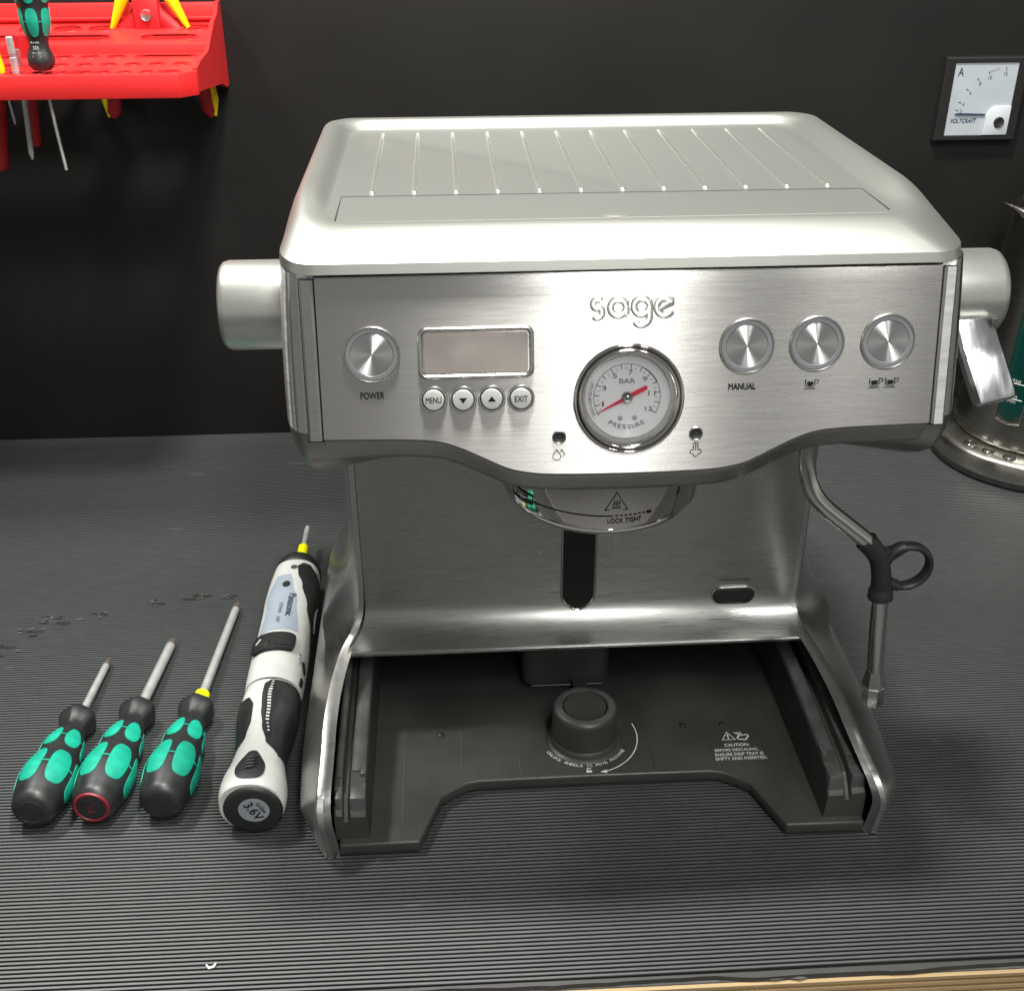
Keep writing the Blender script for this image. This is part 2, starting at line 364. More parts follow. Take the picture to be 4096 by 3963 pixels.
# ------------------------------------------------------------------ espresso machine
mach = thing('espresso_machine', 'stainless steel espresso machine with round pressure gauge, drip tray removed', 'espresso machine', (0, 0, 0))
ZB, TT = 0.297, 0.0767
UY, UZ = 0.2158, 0.9764                         # up direction in the tilted front panel
def PP(x, t, h=0.0): return (x, t * UY - h * UZ, ZB + t * UZ + h * UY)
def PM(x, t, h=0.0):
    p = PP(x, t, h)
    return Matrix(((1, 0, 0, p[0]), (0, UY, -UZ, p[1]), (0, UZ, UY, p[2]), (0, 0, 0, 1)))
SC_ = -0.0010
TB = [(0.0, -0.0214), (0.0262, -0.0211), (0.040, -0.0206), (0.0490, -0.0197), (0.0595, -0.0172), (0.0722, -0.0112), (0.0842, -0.0056), (0.0940, -0.0026), (0.108, -0.0013), (0.125, -0.0008), (0.151, -0.0003)]
def tb(x): return cat(TB, abs(x - SC_))
# front panel with wavy lower edge
HWP = 0.1498
XP = [-HWP + 2 * HWP * i / 120 for i in range(121)]
mb = MB(); rows = []
for j in range(13):
    rows.append([PP(x, tb(x) + (TT - tb(x)) * j / 12) for x in XP])
mb.grid(rows)
mb.grid([[PP(x, TT + .0012 * sin(a), -.0012 * (1 - cos(a))) for x in XP] for a in [pi / 2 * q / 4 for q in range(5)]])
mb.grid([[PP(x, tb(x), -0.0022) for x in XP], [PP(x, tb(x), 0) for x in XP]])
for x in (-HWP, HWP): mb.cap([PP(x, TT + .0012 * sin(a), -.0012 * (1 - cos(a))) for a in [pi / 2 * q / 4 for q in range(5)]] + [PP(x, TT, -.0030)])
for sgn in (-1, 1):
    mb.grid([[PP(sgn * HWP, tb(sgn * HWP), 0), PP(sgn * HWP, TT, 0)], [PP(sgn * HWP, tb(sgn * HWP), -0.003), PP(sgn * HWP, TT, -0.003)]])
obj('front_panel', mb, 'brushed', mach, uv=lambda c: (c.z * 3, c.x * 3), angle=30, recalc=False)
panel = COL.objects['front_panel']
cb = MB().lathe([(.0254, -.02), (.0254, .02)], 80, PM(-.0011, .0160), True, True)
cm = bpy.data.meshes.new('cut'); cm.from_pydata(cb.v, [], cb.f); finish(cm); cut = bpy.data.objects.new('cut', cm); COL.objects.link(cut)
md = panel.modifiers.new('b', 'BOOLEAN'); md.object = cut; md.operation = 'DIFFERENCE'; md.solver = 'FAST'
dg = bpy.context.evaluated_depsgraph_get(); nm = bpy.data.meshes.new_from_object(panel.evaluated_get(dg), preserve_all_data_layers=True, depsgraph=dg)
panel.modifiers.clear(); panel.data = nm; bpy.data.objects.remove(cut); nm.set_sharp_from_angle(angle=radians(30))
# rounded lower trim under the panel
mb = MB(); rows = []
XT = [-0.1492 + 2 * 0.1492 * i / 120 for i in range(121)]
tp = []; d_, hh_ = 0.0002, -0.0012; r_ = .0035; aa = radians(40)
for j in range(7):
    a = aa * j / 6; tp.append((d_ + r_ * sin(a), hh_ - r_ * (1 - cos(a))))
d1, h1 = tp[-1]
for j in range(1, 7): tp.append((d1 + .0098 * cos(aa) * j / 6, h1 - .0098 * sin(aa) * j / 6))
d2, h2 = tp[-1]; r2 = .0042
for j in range(1, 9):
    a = aa + radians(75) * j / 8
    tp.append((d2 + r2 * (sin(a) - sin(aa)), h2 - r2 * (cos(aa) - cos(a))))
for dd, h in tp: rows.append([PP(x, tb(x) - dd, h) for x in XT])
rows.append([(p[0], p[1] + 0.13, p[2] + 0.004) for p in rows[-1]])
mb.grid(rows)
for i in (0, -1): mb.cap([r[i] for r in rows[:-1]] + [PP(XT[i], tb(XT[i]) + .001, -0.03)])
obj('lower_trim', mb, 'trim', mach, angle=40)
# side trim strips
for s_ in (-1, 1):
    mb = MB(); v = []
    for t in (-0.0008, TT - 0.0004):
        for x, h in ((0.1506, -0.003), (0.1506, 0.0000), (0.1518, 0.0011), (0.1560, 0.0011), (0.1571, 0.0002), (0.1571, -0.004)): v.append(PP(s_ * x, t, h))
    mb.grid([v[:6], v[6:]]); mb.cap(v[:6]); mb.cap(v[6:])
    obj('side_strip', mb, 'headshell', mach, angle=20, uv=lambda c: (c.z * 3, c.x * 3 + c.y * 3))
    obj('strip_gap', MB().add([PP(s_ * .1495, -.002, -.002), PP(s_ * .1577, -.002, -.002), PP(s_ * .1577, TT, -.002), PP(s_ * .1495, TT, -.002)], [(0, 1, 2, 3)]), 'gap', mach)
# head shell
def shell_ring(z, wd, yf, cx, yb=0.312):
    p = []; nc = 12
    xf = min(0.1574, wd - 0.004)
    p += [(cx - xf + 2 * xf * i / 10, yf + (0.0010 if i in (0, 10) else 0.0130)) for i in range(11)]
    for i in range(1, nc + 1):
        a = pi / 2 * i / nc
        p.append((cx + xf + (wd - xf) * sin(a) ** 0.9, yf + 0.001 + 0.034 * (1 - cos(a))))
    p += [(cx + wd, yf + 0.06 + (yb - yf - 0.09) * i / 6) for i in range(7)]
    p += [(cx + wd - 0.02 * (1 - cos(pi / 2 * i / 5)), yb - 0.02 + 0.02 * sin(pi / 2 * i / 5)) for i in range(1, 6)]
    m = [(2 * cx - x, y) for x, y in p[11:]][::-1]
    q = p + [(cx - (wd - 0.02), yb)] + m
    return [(x, y, z) for x, y in q]
lv = [(0.2660, 0.1530, 0.030), (0.2690, 0.1550, 0.020), (0.2730, 0.1588, 0.0125), (0.2780, 0.1630, 0.0070), (0.2840, 0.1665, 0.0032), (0.2910, 0.1690, 0.0012), (0.2990, 0.1702, 0.0010),
      (0.315, 0.1705, 0.0010 + (0.315 - ZB) * UY / UZ), (0.335, 0.1702, (0.335 - ZB) * UY / UZ + .001), (0.355, 0.1694, (0.355 - ZB) * UY / UZ + .001), (0.3738, 0.1680, (0.3738 - ZB) * UY / UZ + .001)]
rings = [shell_ring(z, wd, yf + 0.0008, -0.0006) for z, wd, yf in lv]
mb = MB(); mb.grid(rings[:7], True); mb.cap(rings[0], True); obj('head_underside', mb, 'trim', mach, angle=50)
mb = MB(); mb.grid(rings[6:], True); mb.cap(rings[-1])
obj('head_shell', mb, 'headshell', mach, angle=50, uv=lambda c: (c.z * 3, c.x * 3 + c.y * 3))
# hood
def hood_ring(y0, wd, y1, rc, zf, zs):
    cx = -0.0012 - .0034 * max(0, min(1, (.1672 - wd) / .026))
    rf = rc; rb = min(rc, 0.016); p = []
    p += [(cx - (wd - rf) + 2 * (wd - rf) * i / 24, y0) for i in range(25)]
    p += [(cx + wd - rf + rf * sin(pi / 2 * i / 10), y0 + rf * 1.5 * (1 - cos(pi / 2 * i / 10))) for i in range(1, 11)]
    ys = y0 + rf * 1.5
    p += [(cx + wd, ys + (y1 - rb - ys) * i / 20) for i in range(1, 20)]
    p += [(cx + wd - rb * (1 - cos(pi / 2 * i / 8)), y1 - rb + rb * sin(pi / 2 * i / 8)) for i in range(0, 9)]
    p += [(cx + (wd - rb) - 2 * (wd - rb) * i / 24, y1) for i in range(1, 25)]
    m = [(2 * cx - x, y) for x, y in p[25:62]]
    p += m[::-1][1:] if False else [(2 * cx - x, y) for x, y in p[25:63]][::-1][1:]
    out = []
    for x, y in p:
        t = max(0, min(1, (y - 0.030) / 0.070)); t = t * t * (3 - 2 * t)
        out.append((x, y, zf + (zs - zf) * t))
    return out
HR = [(.0150, .1672, .3090, .019, .3741, .3741), (.0163, .1668, .3087, .0195, .3787, .3795), (.0165, .1666, .3085, .0195, .3789, .3812), (.0182, .1656, .3000, .0205, .3801, .3855),
      (.0205, .1640, .2900, .021, .3817, .3890), (.0235, .1618, .2830, .0215, .3835, .3920), (.0268, .1594, .2770, .022, .3852, .3942), (.0305, .1566, .2730, .021, .3868, .3953),
      (.0345, .1536, .2698, .020, .3882, .3955), (.0380, .1510, .2676, .0185, .3891, .3950), (.0412, .1474, .2650, .017, .3897, .3935), (.0430, .1442, .2628, .016, .38995, .3911), (.0438, .1424, .2618, .0155, .3900, .39025), (.0445, .1412, .2612, .015, .3900, .3900)]
mb = MB(); rings = [hood_ring(*r) for r in HR]
mb.grid(rings, True); mb.cap(rings[-1])
hood = obj('hood', mb, 'hood', mach, angle=28)
for i in range(12):
    x = -0.0046 + (i - 5.5) * 0.0220; mb = MB(); rows = []
    for y, s in ((0.0980, 0.0), (0.0985, .7), (0.0997, 1.1), (0.102, .85), (0.125, .8), (0.225, .8), (0.2465, .7), (0.2483, .3), (0.2489, 0)):
        rows.append([(x + 0.0015 * s * cos(a), y, 0.3899 + 0.00115 * s * sin(a)) for a in [pi * j / 8 for j in range(9)]])
    mb.grid(rows); obj('ridge', mb, 'hood', hood, angle=60)
mb = MB().prism([(-.1407, .0458), (.1318, .0458), (.1318, .0917), (-.1407, .0929)], .3896, .39014)
obj('refill_flap', mb, 'hood', hood)
mb = MB(); ring_strip(mb, [(-.1410, .0480), (-.1411, .0936), (.0, .0929), (.1324, .0924), (.1325, .050)], 0.0010, .39018)
obj('flap_seam', mb, 'gap', hood)
mb = MB(); rows = []
for r, zq in ((1, 0), (.8, .0002), (.5, .0004), (.15, .0005)):
    rows.append([(-0.0046 + .0075 * r * cos(a), .0490 + .0035 * r * sin(a), .39025 + zq) for a in [2 * pi * j / 24 for j in range(24)]])
mb.grid(rows, True); mb.cap(rows[-1]); obj('finger_notch', mb, 'hood', hood, angle=60)

# ---- buttons on the panel
def disc_uv(c): return (math.hypot(c.x, c.y) * 20, atan2(c.y, c.x) / (2 * pi))
def spun_disc(r, z0, dome, n=64):
    mb = MB(); rows = []
    for q in (0.02, 0.1, 0.25, 0.4, 0.55, 0.7, 0.85, 0.97, 1.0):
        rows.append([(r * q * cos(2 * pi * j / n), r * q * sin(2 * pi * j / n), z0 + dome * q * q) for j in range(n)])
    rows.append([(r * 1.01 * cos(2 * pi * j / n), r * 1.01 * sin(2 * pi * j / n), z0 - 0.002) for j in range(n)])
    mb.grid(rows, True); return mb
def big_button(x, t, name):
    b = obj(name, MB().lathe([(.0127, -.001), (.0127, .0008), (.0129, .0011), (.0132, .0011), (.0136, .0006), (.0138, -.001)], 56), 'steel', mach, PM(x, t))
    obj('surround', MB().lathe([(.0100, -.001), (.0102, .0005), (.0105, .0008), (.0124, .0008), (.01275, .0003), (.01275, -.001)], 56), 'ring', b)
    o = obj('button_cap', spun_disc(.0101, .0010, -.0004), 'spun', b, uv=None)
    me = o.data; lay = me.uv_layers.new(name='UVMap')
    for p in me.polygons:
        for li in p.loop_indices:
            c = me.vertices[me.loops[li].vertex_index].co; cc = p.center
            a = atan2(c.y, c.x); a0 = atan2(cc.y, cc.x)
            if a - a0 > pi: a -= 2 * pi
            if a0 - a > pi: a += 2 * pi
            lay.data[li].uv = (math.hypot(c.x, c.y) * 40, a)
    return b
big_button(-0.1248, 0.0406, 'power_button'); big_button(0.0560, 0.0404, 'manual_button')
big_button(0.0904, 0.0407, 'single_cup_button'); big_button(0.1255, 0.0410, 'double_cup_button')
def panel_text(body, x, t, wd, h, m='ink', name='lettering', hh=0.00035, parent=panel, **k):
    v, f = text_fit(body, wd, h, **k); return obj(name, MB().add(v, f), m, parent, PM(x, t, hh), recalc=False)
panel_text('POWER', -0.1254, 0.0207, 0.0115, 0.0034, offset=0.035)
panel_text('MANUAL', 0.0545, 0.0206, 0.0135, 0.0034, offset=0.035)
def cup(x, t):
    mb = MB()
    ring_strip(mb, [(-.0026, .0022), (-.0026, -.0008), (-.0018, -.0019), (.0012, -.0019), (.0020, -.0008), (.0020, .0022)], .00035)
    mb.prism([(-.0017, .0009), (-.0017, -.0006), (-.0012, -.0012), (.0006, -.0012), (.0012, -.0006), (.0012, .0009)], 0, .0001)
    ring_strip(mb, [(.0021, .0018), (.0036, .0018), (.0037, .0006), (.0026, -.0002)], .00035)
    ring_strip(mb, [(-.0033, -.0027), (.0024, -.0027)], .0003)
    obj('cup_symbol', mb, 'ink', panel, PM(x, t, .0003), recalc=False)
cup(0.0886, 0.0212); cup(0.1207, 0.0209); cup(0.1286, 0.0210)
# ---- display
dsp = mb = MB()
x0, x1, t0, t1 = -0.1029, -0.0472, 0.0278, 0.0530
outer = rrect(x0, t0, x1, t1, .0042); 
def ringpts(g, h): return [(x, y, h) for x, y in rrect(x0 + g, t0 + g, x1 - g, t1 - g, max(.0042 - g * .8, .001))]
mb.grid([ringpts(0, 0), ringpts(.0004, .0009), ringpts(.0013, .0012), ringpts(.0020, .0006), ringpts(.0026, -.0004), ringpts(.0034, -.0014)], True)
disp = obj('display', mb, 'steel', mach, PM(0, 0), angle=60)
obj('screen', MB().prism([(x, y) for x, y, z in ringpts(.0030, 0)], -.0015, .0003), 'lcd', disp)
# ---- small buttons
for nm, x, t, tx in (('menu_button', -.0961, .0180, 'MENU'), ('down_button', -.0819, .0177, 'v'), ('up_button', -.0680, .0178, '^'), ('exit_button', -.0538, .0177, 'EXIT')):
    b = obj(nm, MB().lathe([(.0054, -.001), (.0055, .0003), (.0058, .0007), (.0063, .0007), (.0067, .0002), (.0068, -.001)], 40), 'steel', mach, PM(x, t))
    obj('well', MB().lathe([(.0001, .00015), (.0055, .0001)], 40), 'gap', b)
    obj('button_cap', MB().lathe([(.0051, -.001), (.0051, .0011), (.0047, .0016), (.0030, .0018), (.0001, .0018)], 40, c1=True), 'btn', b)
    if len(tx) > 1: v, f = text_fit(tx, .0076 if tx == 'MENU' else .0064, .0030, offset=.03)
    else:
        sg = 1 if tx == '^' else -1; v, f = [(-.0020, -sg * .0011, 0), (.0020, -sg * .0011, 0), (0, sg * .0015, 0)], [(0, 1, 2)]
    obj('lettering' if len(tx) > 1 else 'arrow', MB().add(v, f), 'ink', b, pos(0, 0, .0020), recalc=False)
# ---- indicator lights
for x, t in ((-.0353, -.0023), (.0325, -.0024)):
    b = obj('indicator_light', MB().lathe([(.0026, -.001), (.0027, .0004), (.0031, .0007), (.0035, .0004), (.0036, -.001)], 32), 'steel', mach, PM(x, t))
    obj('lens', MB().lathe([(.0027, .0002), (.0024, .0008), (.0014, .0004), (.0008, .0003), (.0001, .0006)], 24, c1=True), 'rubber', b)
def drop_pts(cx, cy, s, n=20):
    p = []
    for i in range(n):
        a = 2 * pi * i / n; r = 1.0
        x, y = sin(a), -cos(a)
        if y > 0: x *= (1 - y) ** .8 * 1.0 + .0; y *= 1.55
        p.append((cx + s * x, cy + s * y))
    return p
mb = MB(); ring_strip(mb, drop_pts(-.0006, -.0006, .0021), .00034, closed=True); ring_strip(mb, drop_pts(.0018, .0004, .0014)[1:14], .00034)
obj('drop_symbol', mb, 'ink', panel, PM(-.0359, -.0111, .0004), recalc=False)
def steam_symbol(mb, s, T=None):
    w_ = .16 * s
    for dx, l in ((-.62, 0), (0, .3), (.62, 0)): ring_strip(mb, [(dx * s, -.1 * s), (dx * s * .62, (1.9 + l) * s)], w_, T=T)
    ring_strip(mb, arc(-.85 * s, -.45 * s, .5 * s, pi * .35, pi * 1.6, 10) + arc(0, -1.05 * s, .55 * s, pi * 1.05, pi * 1.95, 10) + arc(.85 * s, -.45 * s, .5 * s, -pi * .6, pi * .65, 10), w_, T=T)
mb = MB(); steam_symbol(mb, .0021); obj('steam_symbol', mb, 'ink', panel, PM(.0326, -.0106, .0004), recalc=False)
# ---- embossed logo word
def stroke_letter(paths, x0, mb, r=.00175):
    for P in paths:
        mb.tube([(x0 + x, y, 0) for x, y in P], [r * .72] + [r] * (len(P) - 2) + [r * .72], 12, squash=1.0)
lg = MB()
q_ = .0038
stroke_letter([arc(.0001, .0019, .0022, radians(35), radians(250), 10) + arc(-.0001, -.0022, .0024, radians(75), radians(-140), 10)], -.0165, lg)
stroke_letter([arc(0, 0, q_, 0, 2 * pi, 22), [(q_, q_ * .9), (q_, 0), (q_ + .0002, -q_ * .9), (q_ + .0009, -q_)]], -.0065, lg)
stroke_letter([arc(0, .0003, q_, 0, 2 * pi, 22), [(q_, q_), (q_, 0), (q_, -.0045)] + arc(0, -.0047, q_, 0, radians(-150), 10)], .0048, lg)
stroke_letter([[(-.0030, -.0012), (.0036, .0022)] + arc(0, 0, q_ * 1.05, radians(32), radians(330), 22)], .0160, lg)
lg.v = [(x, y, z * .16 - .0001) for x, y, z in lg.v]
obj('embossed_lettering', lg, 'brushed', panel, PM(-.0003, .0603, .0003), angle=70, uv=lambda c: (c.y * 3, c.x * 3))
# ---- pressure gauge
G = obj('pressure_gauge', MB().lathe([(.0272, -.001), (.0272, .0010), (.0268, .0018), (.0262, .0019), (.0257, .0014), (.0254, .0010)], 80), 'chrome', mach, PM(-.0011, .0160), angle=60)
obj('black_groove', MB().lathe([(.0257, .0006), (.0250, .0012), (.0246, .0008)], 80), 'gap', G)
obj('bezel', MB().lathe([(.0250, .0004), (.0249, .0024), (.0245, .0032), (.0239, .0034), (.0233, .0030), (.0222, .0010), (.0212, -.0022), (.0207, -.0038)], 80), 'chrome', G, angle=60)
dial = obj('dial', MB().lathe([(.0001, -.0034), (.0198, -.0034), (.0203, -.0030), (.0210, -.0036)], 64), 'dial', G, angle=60)
DZ = -.0031
def gang(v): return radians(195 - 18.75 * (v - 1))
mb = MB(); ring_strip(mb, arc(0, 0, .0164, gang(0.05), gang(13.0), 90), .00022)
ring_strip(mb, arc(0, 0, .0163, gang(8.2), gang(10), 20), .0005)
for i in range(0, 27):
    vv = i / 2; a = gang(vv); r0 = .0164 - (.0025 if i % 2 == 0 else .0026); r1 = .0164 if i % 2 == 0 else .0150
    if i < 1: continue
    ring_strip(mb, [(r0 * cos(a), r0 * sin(a)), (r1 * cos(a), r1 * sin(a))], .00032 if i % 2 == 0 else .0002)
obj('scale_marks', mb, 'ink', G, pos(-.0004, .0002, DZ), recalc=False)
mb = MB()
for n_ in (1, 3, 5, 7, 9, 11, 13):
    a = gang(n_); v, f = text_fit(str(n_), .0022 if n_ < 10 and n_ != 1 else (.0009 if n_ == 1 else .0034), .0024); mb.add(v, f, pos(.0123 * cos(a), .0123 * sin(a), 0))
v, f = text_fit('BAR', .0078, .0024); mb.add(v, f, pos(0, .0079, 0))
def arc_text(mb, body, r, a_mid, span, h, T=None, up_in=True, off=0.0, cwid=0.8):
    n = len(body)
    for i, ch in enumerate(body):
        if ch == ' ': continue
        a = a_mid + span * ((i + .5) / n - .5)
        wch = abs(span) / n * r * cwid * (0.35 if ch in 'I1' else 1.0)
        v, f = text_fit(ch, wch, h * (.25 if ch == '-' else 1), offset=off)
        mb.add(v, f, (T or Matrix()) @ pos(r * cos(a), r * sin(a), 0) @ rotm(a + (pi / 2 if up_in else -pi / 2), 'Z'))
arc_text(mb, 'PRESSURE', .0150, radians(-90), radians(72), .0022)
obj('lettering', mb, 'greyink', G, pos(-.0004, .0002, DZ), recalc=False)
mb = MB(); arc_text(mb, 'PRE-INFUSION', .0181, radians(183), radians(-52), .0012, up_in=False)
ring_strip(mb, arc(0, 0, .0191, radians(152), radians(214), 20), .00015)
obj('small_lettering', mb, 'greyink', G, pos(-.0004, .0002, DZ), recalc=False)
na = radians(207)
mb = MB(); mb.prism([(.0010, -.00105), (.0104, -.00105), (.0111, 0), (.0104, .00105), (.0010, .00105), (-.0160 - .0006, .00012), (-.0166, -.00012)], 0, .0004)
obj('needle', mb, 'red', G, pos(-.0004, .0002, -.0022) @ rotm(na + pi, 'Z'))
obj('needle_hub', MB().lathe([(.0027, -.003), (.0027, .0004), (.0022, .0010), (.0012, .0008), (.0005, .0012), (.0001, .0012)], 28), 'trim', G, pos(-.0004, .0002, -.0018))
for xx in (-.0036, .0036): obj('dial_screw', MB().lathe([(.0013, 0), (.0011, .0006), (.0001, .0008)], 18), 'plate', G, pos(xx, -.0104, DZ - .0004))
obj('glass', MB().lathe([(.0216, -.0009), (.0001, -.0009)], 64), 'glass', G, recalc=False)

# ---- backsplash
BP = [(.158, .272), (.158, .20), (.158, .15), (.158, .11), (.158, .098), (.1579, .0905), (.1571, .0850), (.1550, .0803), (.1514, .0764), (.1468, .0732), (.1420, .0708), (.1370, .0690), (.1345, .0683), (.1332, .0672), (.1338, .0650), (.138, .0645)]
mb = MB()
def fine(P, n=4):
    out = []
    for i in range(len(P) - 1):
        a = P[max(i - 1, 0)]; b = P[i]; c = P[i + 1]; d = P[min(i + 2, len(P) - 1)]
        for k in range(n):
            t = k / n
            out.append(tuple(.5 * (2 * b[q] + (c[q] - a[q]) * t + (2 * a[q] - 5 * b[q] + 4 * c[q] - d[q]) * t * t + (3 * b[q] - a[q] - 3 * c[q] + d[q]) * t ** 3) for q in (0, 1)))
    return out + [P[-1]]
BPF = fine(BP[:13]) + BP[13:]
def bw(y): return .1500 + .0082 * max(0, min(1, (.158 - y) / .025))
mb.grid([[(-.0015 - .0042 * max(0, min(1, (.158 - y) / .025)) + bw(y) * (i / 20 - 1), y, z) for i in range(41)] for y, z in BPF])
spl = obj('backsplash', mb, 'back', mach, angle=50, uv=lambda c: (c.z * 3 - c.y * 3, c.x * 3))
# tamper slot
def slot_pts(hw, zt, zb, n=14): return [(-hw, zt)] + [(-hw * cos(pi * i / n), zb + hw - hw * sin(pi * i / n)) for i in range(n + 1)] + [(hw, zt)]
def bsy(z):
    for (y0, z0), (y1, z1) in zip(BPF, BPF[1:]):
        if z1 <= z <= z0: return y0 + (y1 - y0) * (z0 - z) / max(1e-9, z0 - z1)
    return .158
def on_wall(pts, cx, h): return [(cx + x, bsy(z) - h, z) for x, z in pts]
mb = MB()
a_ = slot_pts(.0124, .215, .0822); b_ = slot_pts(.0118, .215, .0828); c_ = slot_pts(.0110, .215, .0836); d_ = slot_pts(.0106, .215, .0840)
mb.grid([on_wall(q, -.0036, h) for q, h in ((a_, -.0003), (a_, .0008), (b_, .0014), (c_, .0012), (d_, .0002))])
sl = obj('tamper_slot', mb, 'chrome', spl, angle=60)
mb = MB(); hf = len(c_) // 2
mb.grid([on_wall([c_[i], c_[-1 - i]], -.0036, .0006) for i in range(hf)])
obj('slot_opening', mb, 'gap', spl)
for x, z in ((-.0309, .1292), (.0210, .1352)):
    obj('screw', MB().lathe([(.0024, 0), (.0024, .0006), (.0018, .0012), (.0010, .0012), (.0009, .0004), (.0001, .0004)], 20), 'steel', spl, Matrix(((1, 0, 0, x), (0, 0, -1, .1580), (0, 1, 0, z), (0, 0, 0, 1))))
def obround(hw, hh, n=10): return arc(hw - hh, 0, hh, -pi / 2, pi / 2, n) + arc(-hw + hh, 0, hh, pi / 2, 1.5 * pi, n)
def ob_wall(hw, hh, h): return on_wall([(x, .0900 + z) for x, z in obround(hw, hh)], .1062, h)
mb = MB(); mb.grid([ob_wall(.0156, .0070, -.0004), ob_wall(.0154, .0068, .0014), ob_wall(.0148, .0062, .0018), ob_wall(.0144, .0058, .0002)], True)
plug = obj('descale_port', mb, 'steel', spl, angle=50)
mb = MB(); rg = [ob_wall(.0147, .0061, .0004), ob_wall(.0145, .0059, .0014), ob_wall(.0135, .0050, .0022), ob_wall(.0110, .0028, .0024)]
mb.grid(rg, True); q_ = rg[-1]; k_ = len(q_) // 2
mb.grid([[q_[i], q_[len(q_) - 1 - i]] for i in range(k_)])
obj('rubber_plug', mb, 'rubber', plug, angle=50)
v, f = text_fit('DESCALE ACCESS', .0220, .0017, offset=.01, shear=.0)
obj('lettering', MB().add(v, f), 'ink', spl, Matrix(((1, 0, 0, .1066), (0, 0, -1, .1577), (0, 1, 0, .1018), (0, 0, 0, 1))), recalc=False)

# ---- side panels: column above, flared skirt below (lofted in horizontal slices)
SEAM = [(.000, .1688, .0142, .1850), (.010, .1692, .0128, .1880), (.020, .1698, .0116, .1910), (.028, .1704, .0108, .1925), (.034, .1706, .0118, .1928), (.040, .1706, .0150, .1922), (.045, .1702, .0220, .1912), (.049, .1696, .0330, .1895),
        (.054, .1690, .0500, .1890), (.0585, .1690, .0680, .1875), (.0625, .1686, .0890, .1860), (.0655, .1668, .1120, .1845), (.0680, .1640, .1310, .1830), (.0700, .1610, .1405, .1818),
        (.0735, .1574, .1476, .1795), (.0780, .1542, .1535, .1765), (.084, .1520, .1570, .1730), (.092, .1508, .1582, .1695), (.104, .1502, .1582, .1655), (.12, .1500, .1582, .1630), (.14, .1500, .1582, .1615), (.16, .1500, .1582, .1608), (.20, .1500, .1582, .1605), (.274, .1500, .1582, .1605)]
ZS = [.274 * i / 240 for i in range(241)]
ZS = sorted(set([round(z, 5) for z in ZS if z > .1] + [round(.1 * i / 150, 5) for i in range(151)]))
def smooth_tab(c, win):
    def f(z):
        tot = 0; wt = 0
        for k in range(-6, 7):
            w_ = cos(k / 7 * pi / 2); tot += w_ * cat([(q[0], q[c]) for q in SEAM], max(0, min(.274, z + win * k / 6))); wt += w_
        return tot / wt
    return f
fx_, fy_, fo_ = smooth_tab(1, .003), smooth_tab(2, .0022), smooth_tab(3, .013)
SM = [(z, fx_(z), fy_(z), fo_(z)) for z in ZS]
SEG = list(zip(SM[::2], SM[2::2]))
DL = [0, .0006, .0014, .0026, .0042, .0062, .0088, .012, .016, .021, .027, .034, .043, .055, .07, .09]
def side_rows(s, cx0):
    rows = []
    for z, xf, yf, xo in SM:
        sh = s * cx0(z); xf = xf + sh
        p = [(xf - .0035, yf + .0030), (xf, yf + .0005), (xf + .0007, yf - .0002), (xf + .0043, yf - .0002), (xf + .0050, yf + .0006)]
        for dl in DL[1:]:
            y = min(yf + .0006 + dl, .283); best = 9; bx = xf - sh
            for (za, xa, ya, _o), (zb_, xb_, yb2, _p) in SEG:
                if abs(za - z) > .045: continue
                ey, ez = yb2 - ya, zb_ - za
                t = max(0, min(1, ((y - ya) * ey + (z - za) * ez) / (ey * ey + ez * ez)))
                dd = (y - ya - t * ey) ** 2 + (z - za - t * ez) ** 2
                if dd < best: best = dd; bx = xa + (xb_ - xa) * t
            a0 = radians(34); q = min(1, sqrt(best) / .034); a = a0 + (pi / 2 - a0) * q
            base_x = bx + sh + .0050
            p.append((base_x + (max(xo, base_x + .001) - base_x) * (sin(a) - sin(a0)) / (1 - sin(a0)), y))
        p += [(max(xo, xf + .006), .285), (xo - .008, .303), (xo - .02, .307)]
        rows.append([(s * x, y, z) for x, y in p])
    return rows
CL = [(0, 0), (.03, -.001), (.056, -.0020), (.068, -.0010), (.10, -.0012), (.274, -.0012)]
CR = [(0, 0), (.028, 0), (.045, -.0045), (.056, -.0075), (.068, -.0105), (.08, -.0060), (.10, -.0025), (.274, -.0020)]
for s_, cx in ((-1, lambda z: cat(CL, z)), (1, lambda z: cat(CR, z))):
    mb = MB(); mb.grid(side_rows(s_, cx))
    obj('side_panel', mb, 'shell', mach, angle=24)
obj('back_panel', MB().box((-.142, .300, .004), (.142, .306, .272)), 'plastic', mach)

# ---- black plastic base
def arch(n=8):
    R = [(.1145, .0160), (.1005, .0540)] + [(.0905, .0615), (.0840, .0655), (.0760, .0672)]
    return R
al = [(-x - .001, y) for x, y in arch()]; ar = [(x + .001, y) for x, y in arch()][::-1]
outline = [(-.1655, .0155)] + al + [(0, .0678)] + ar + [(.1655, .0155), (.1655, .295), (-.1655, .295)]
base = obj('base_tray', MB().prism(outline, .0015, .0098), 'plastic', mach, bevel=.0016, bseg=3)
for x, ya, yb_ in ((-.1265, .034, .285), (-.0880, .074, .285), (-.0490, .074, .285), (.0410, .074, .285), (.0822, .071, .285), (.1200, .034, .285)):
    mb = MB(); mb.grid([[(x + .0006 * cos(a), y, .0097 + .00045 * s * sin(a)) for a in [pi * j / 4 for j in range(5)]] for y, s in ((ya, 0), (ya + .001, 1), (yb_, 1))])
    obj('floor_rib', mb, 'plastic', base, angle=60)
for x, y in ((.0675, .1075), (.0956, .1069), (-.1022, .1077)):
    obj('screw_head', MB().lathe([(.0024, .0149), (.0022, .0158), (.0012, .0164), (.0001, .0165)], 16), 'rubber', base, pos(x, y + .0062, -.0052))
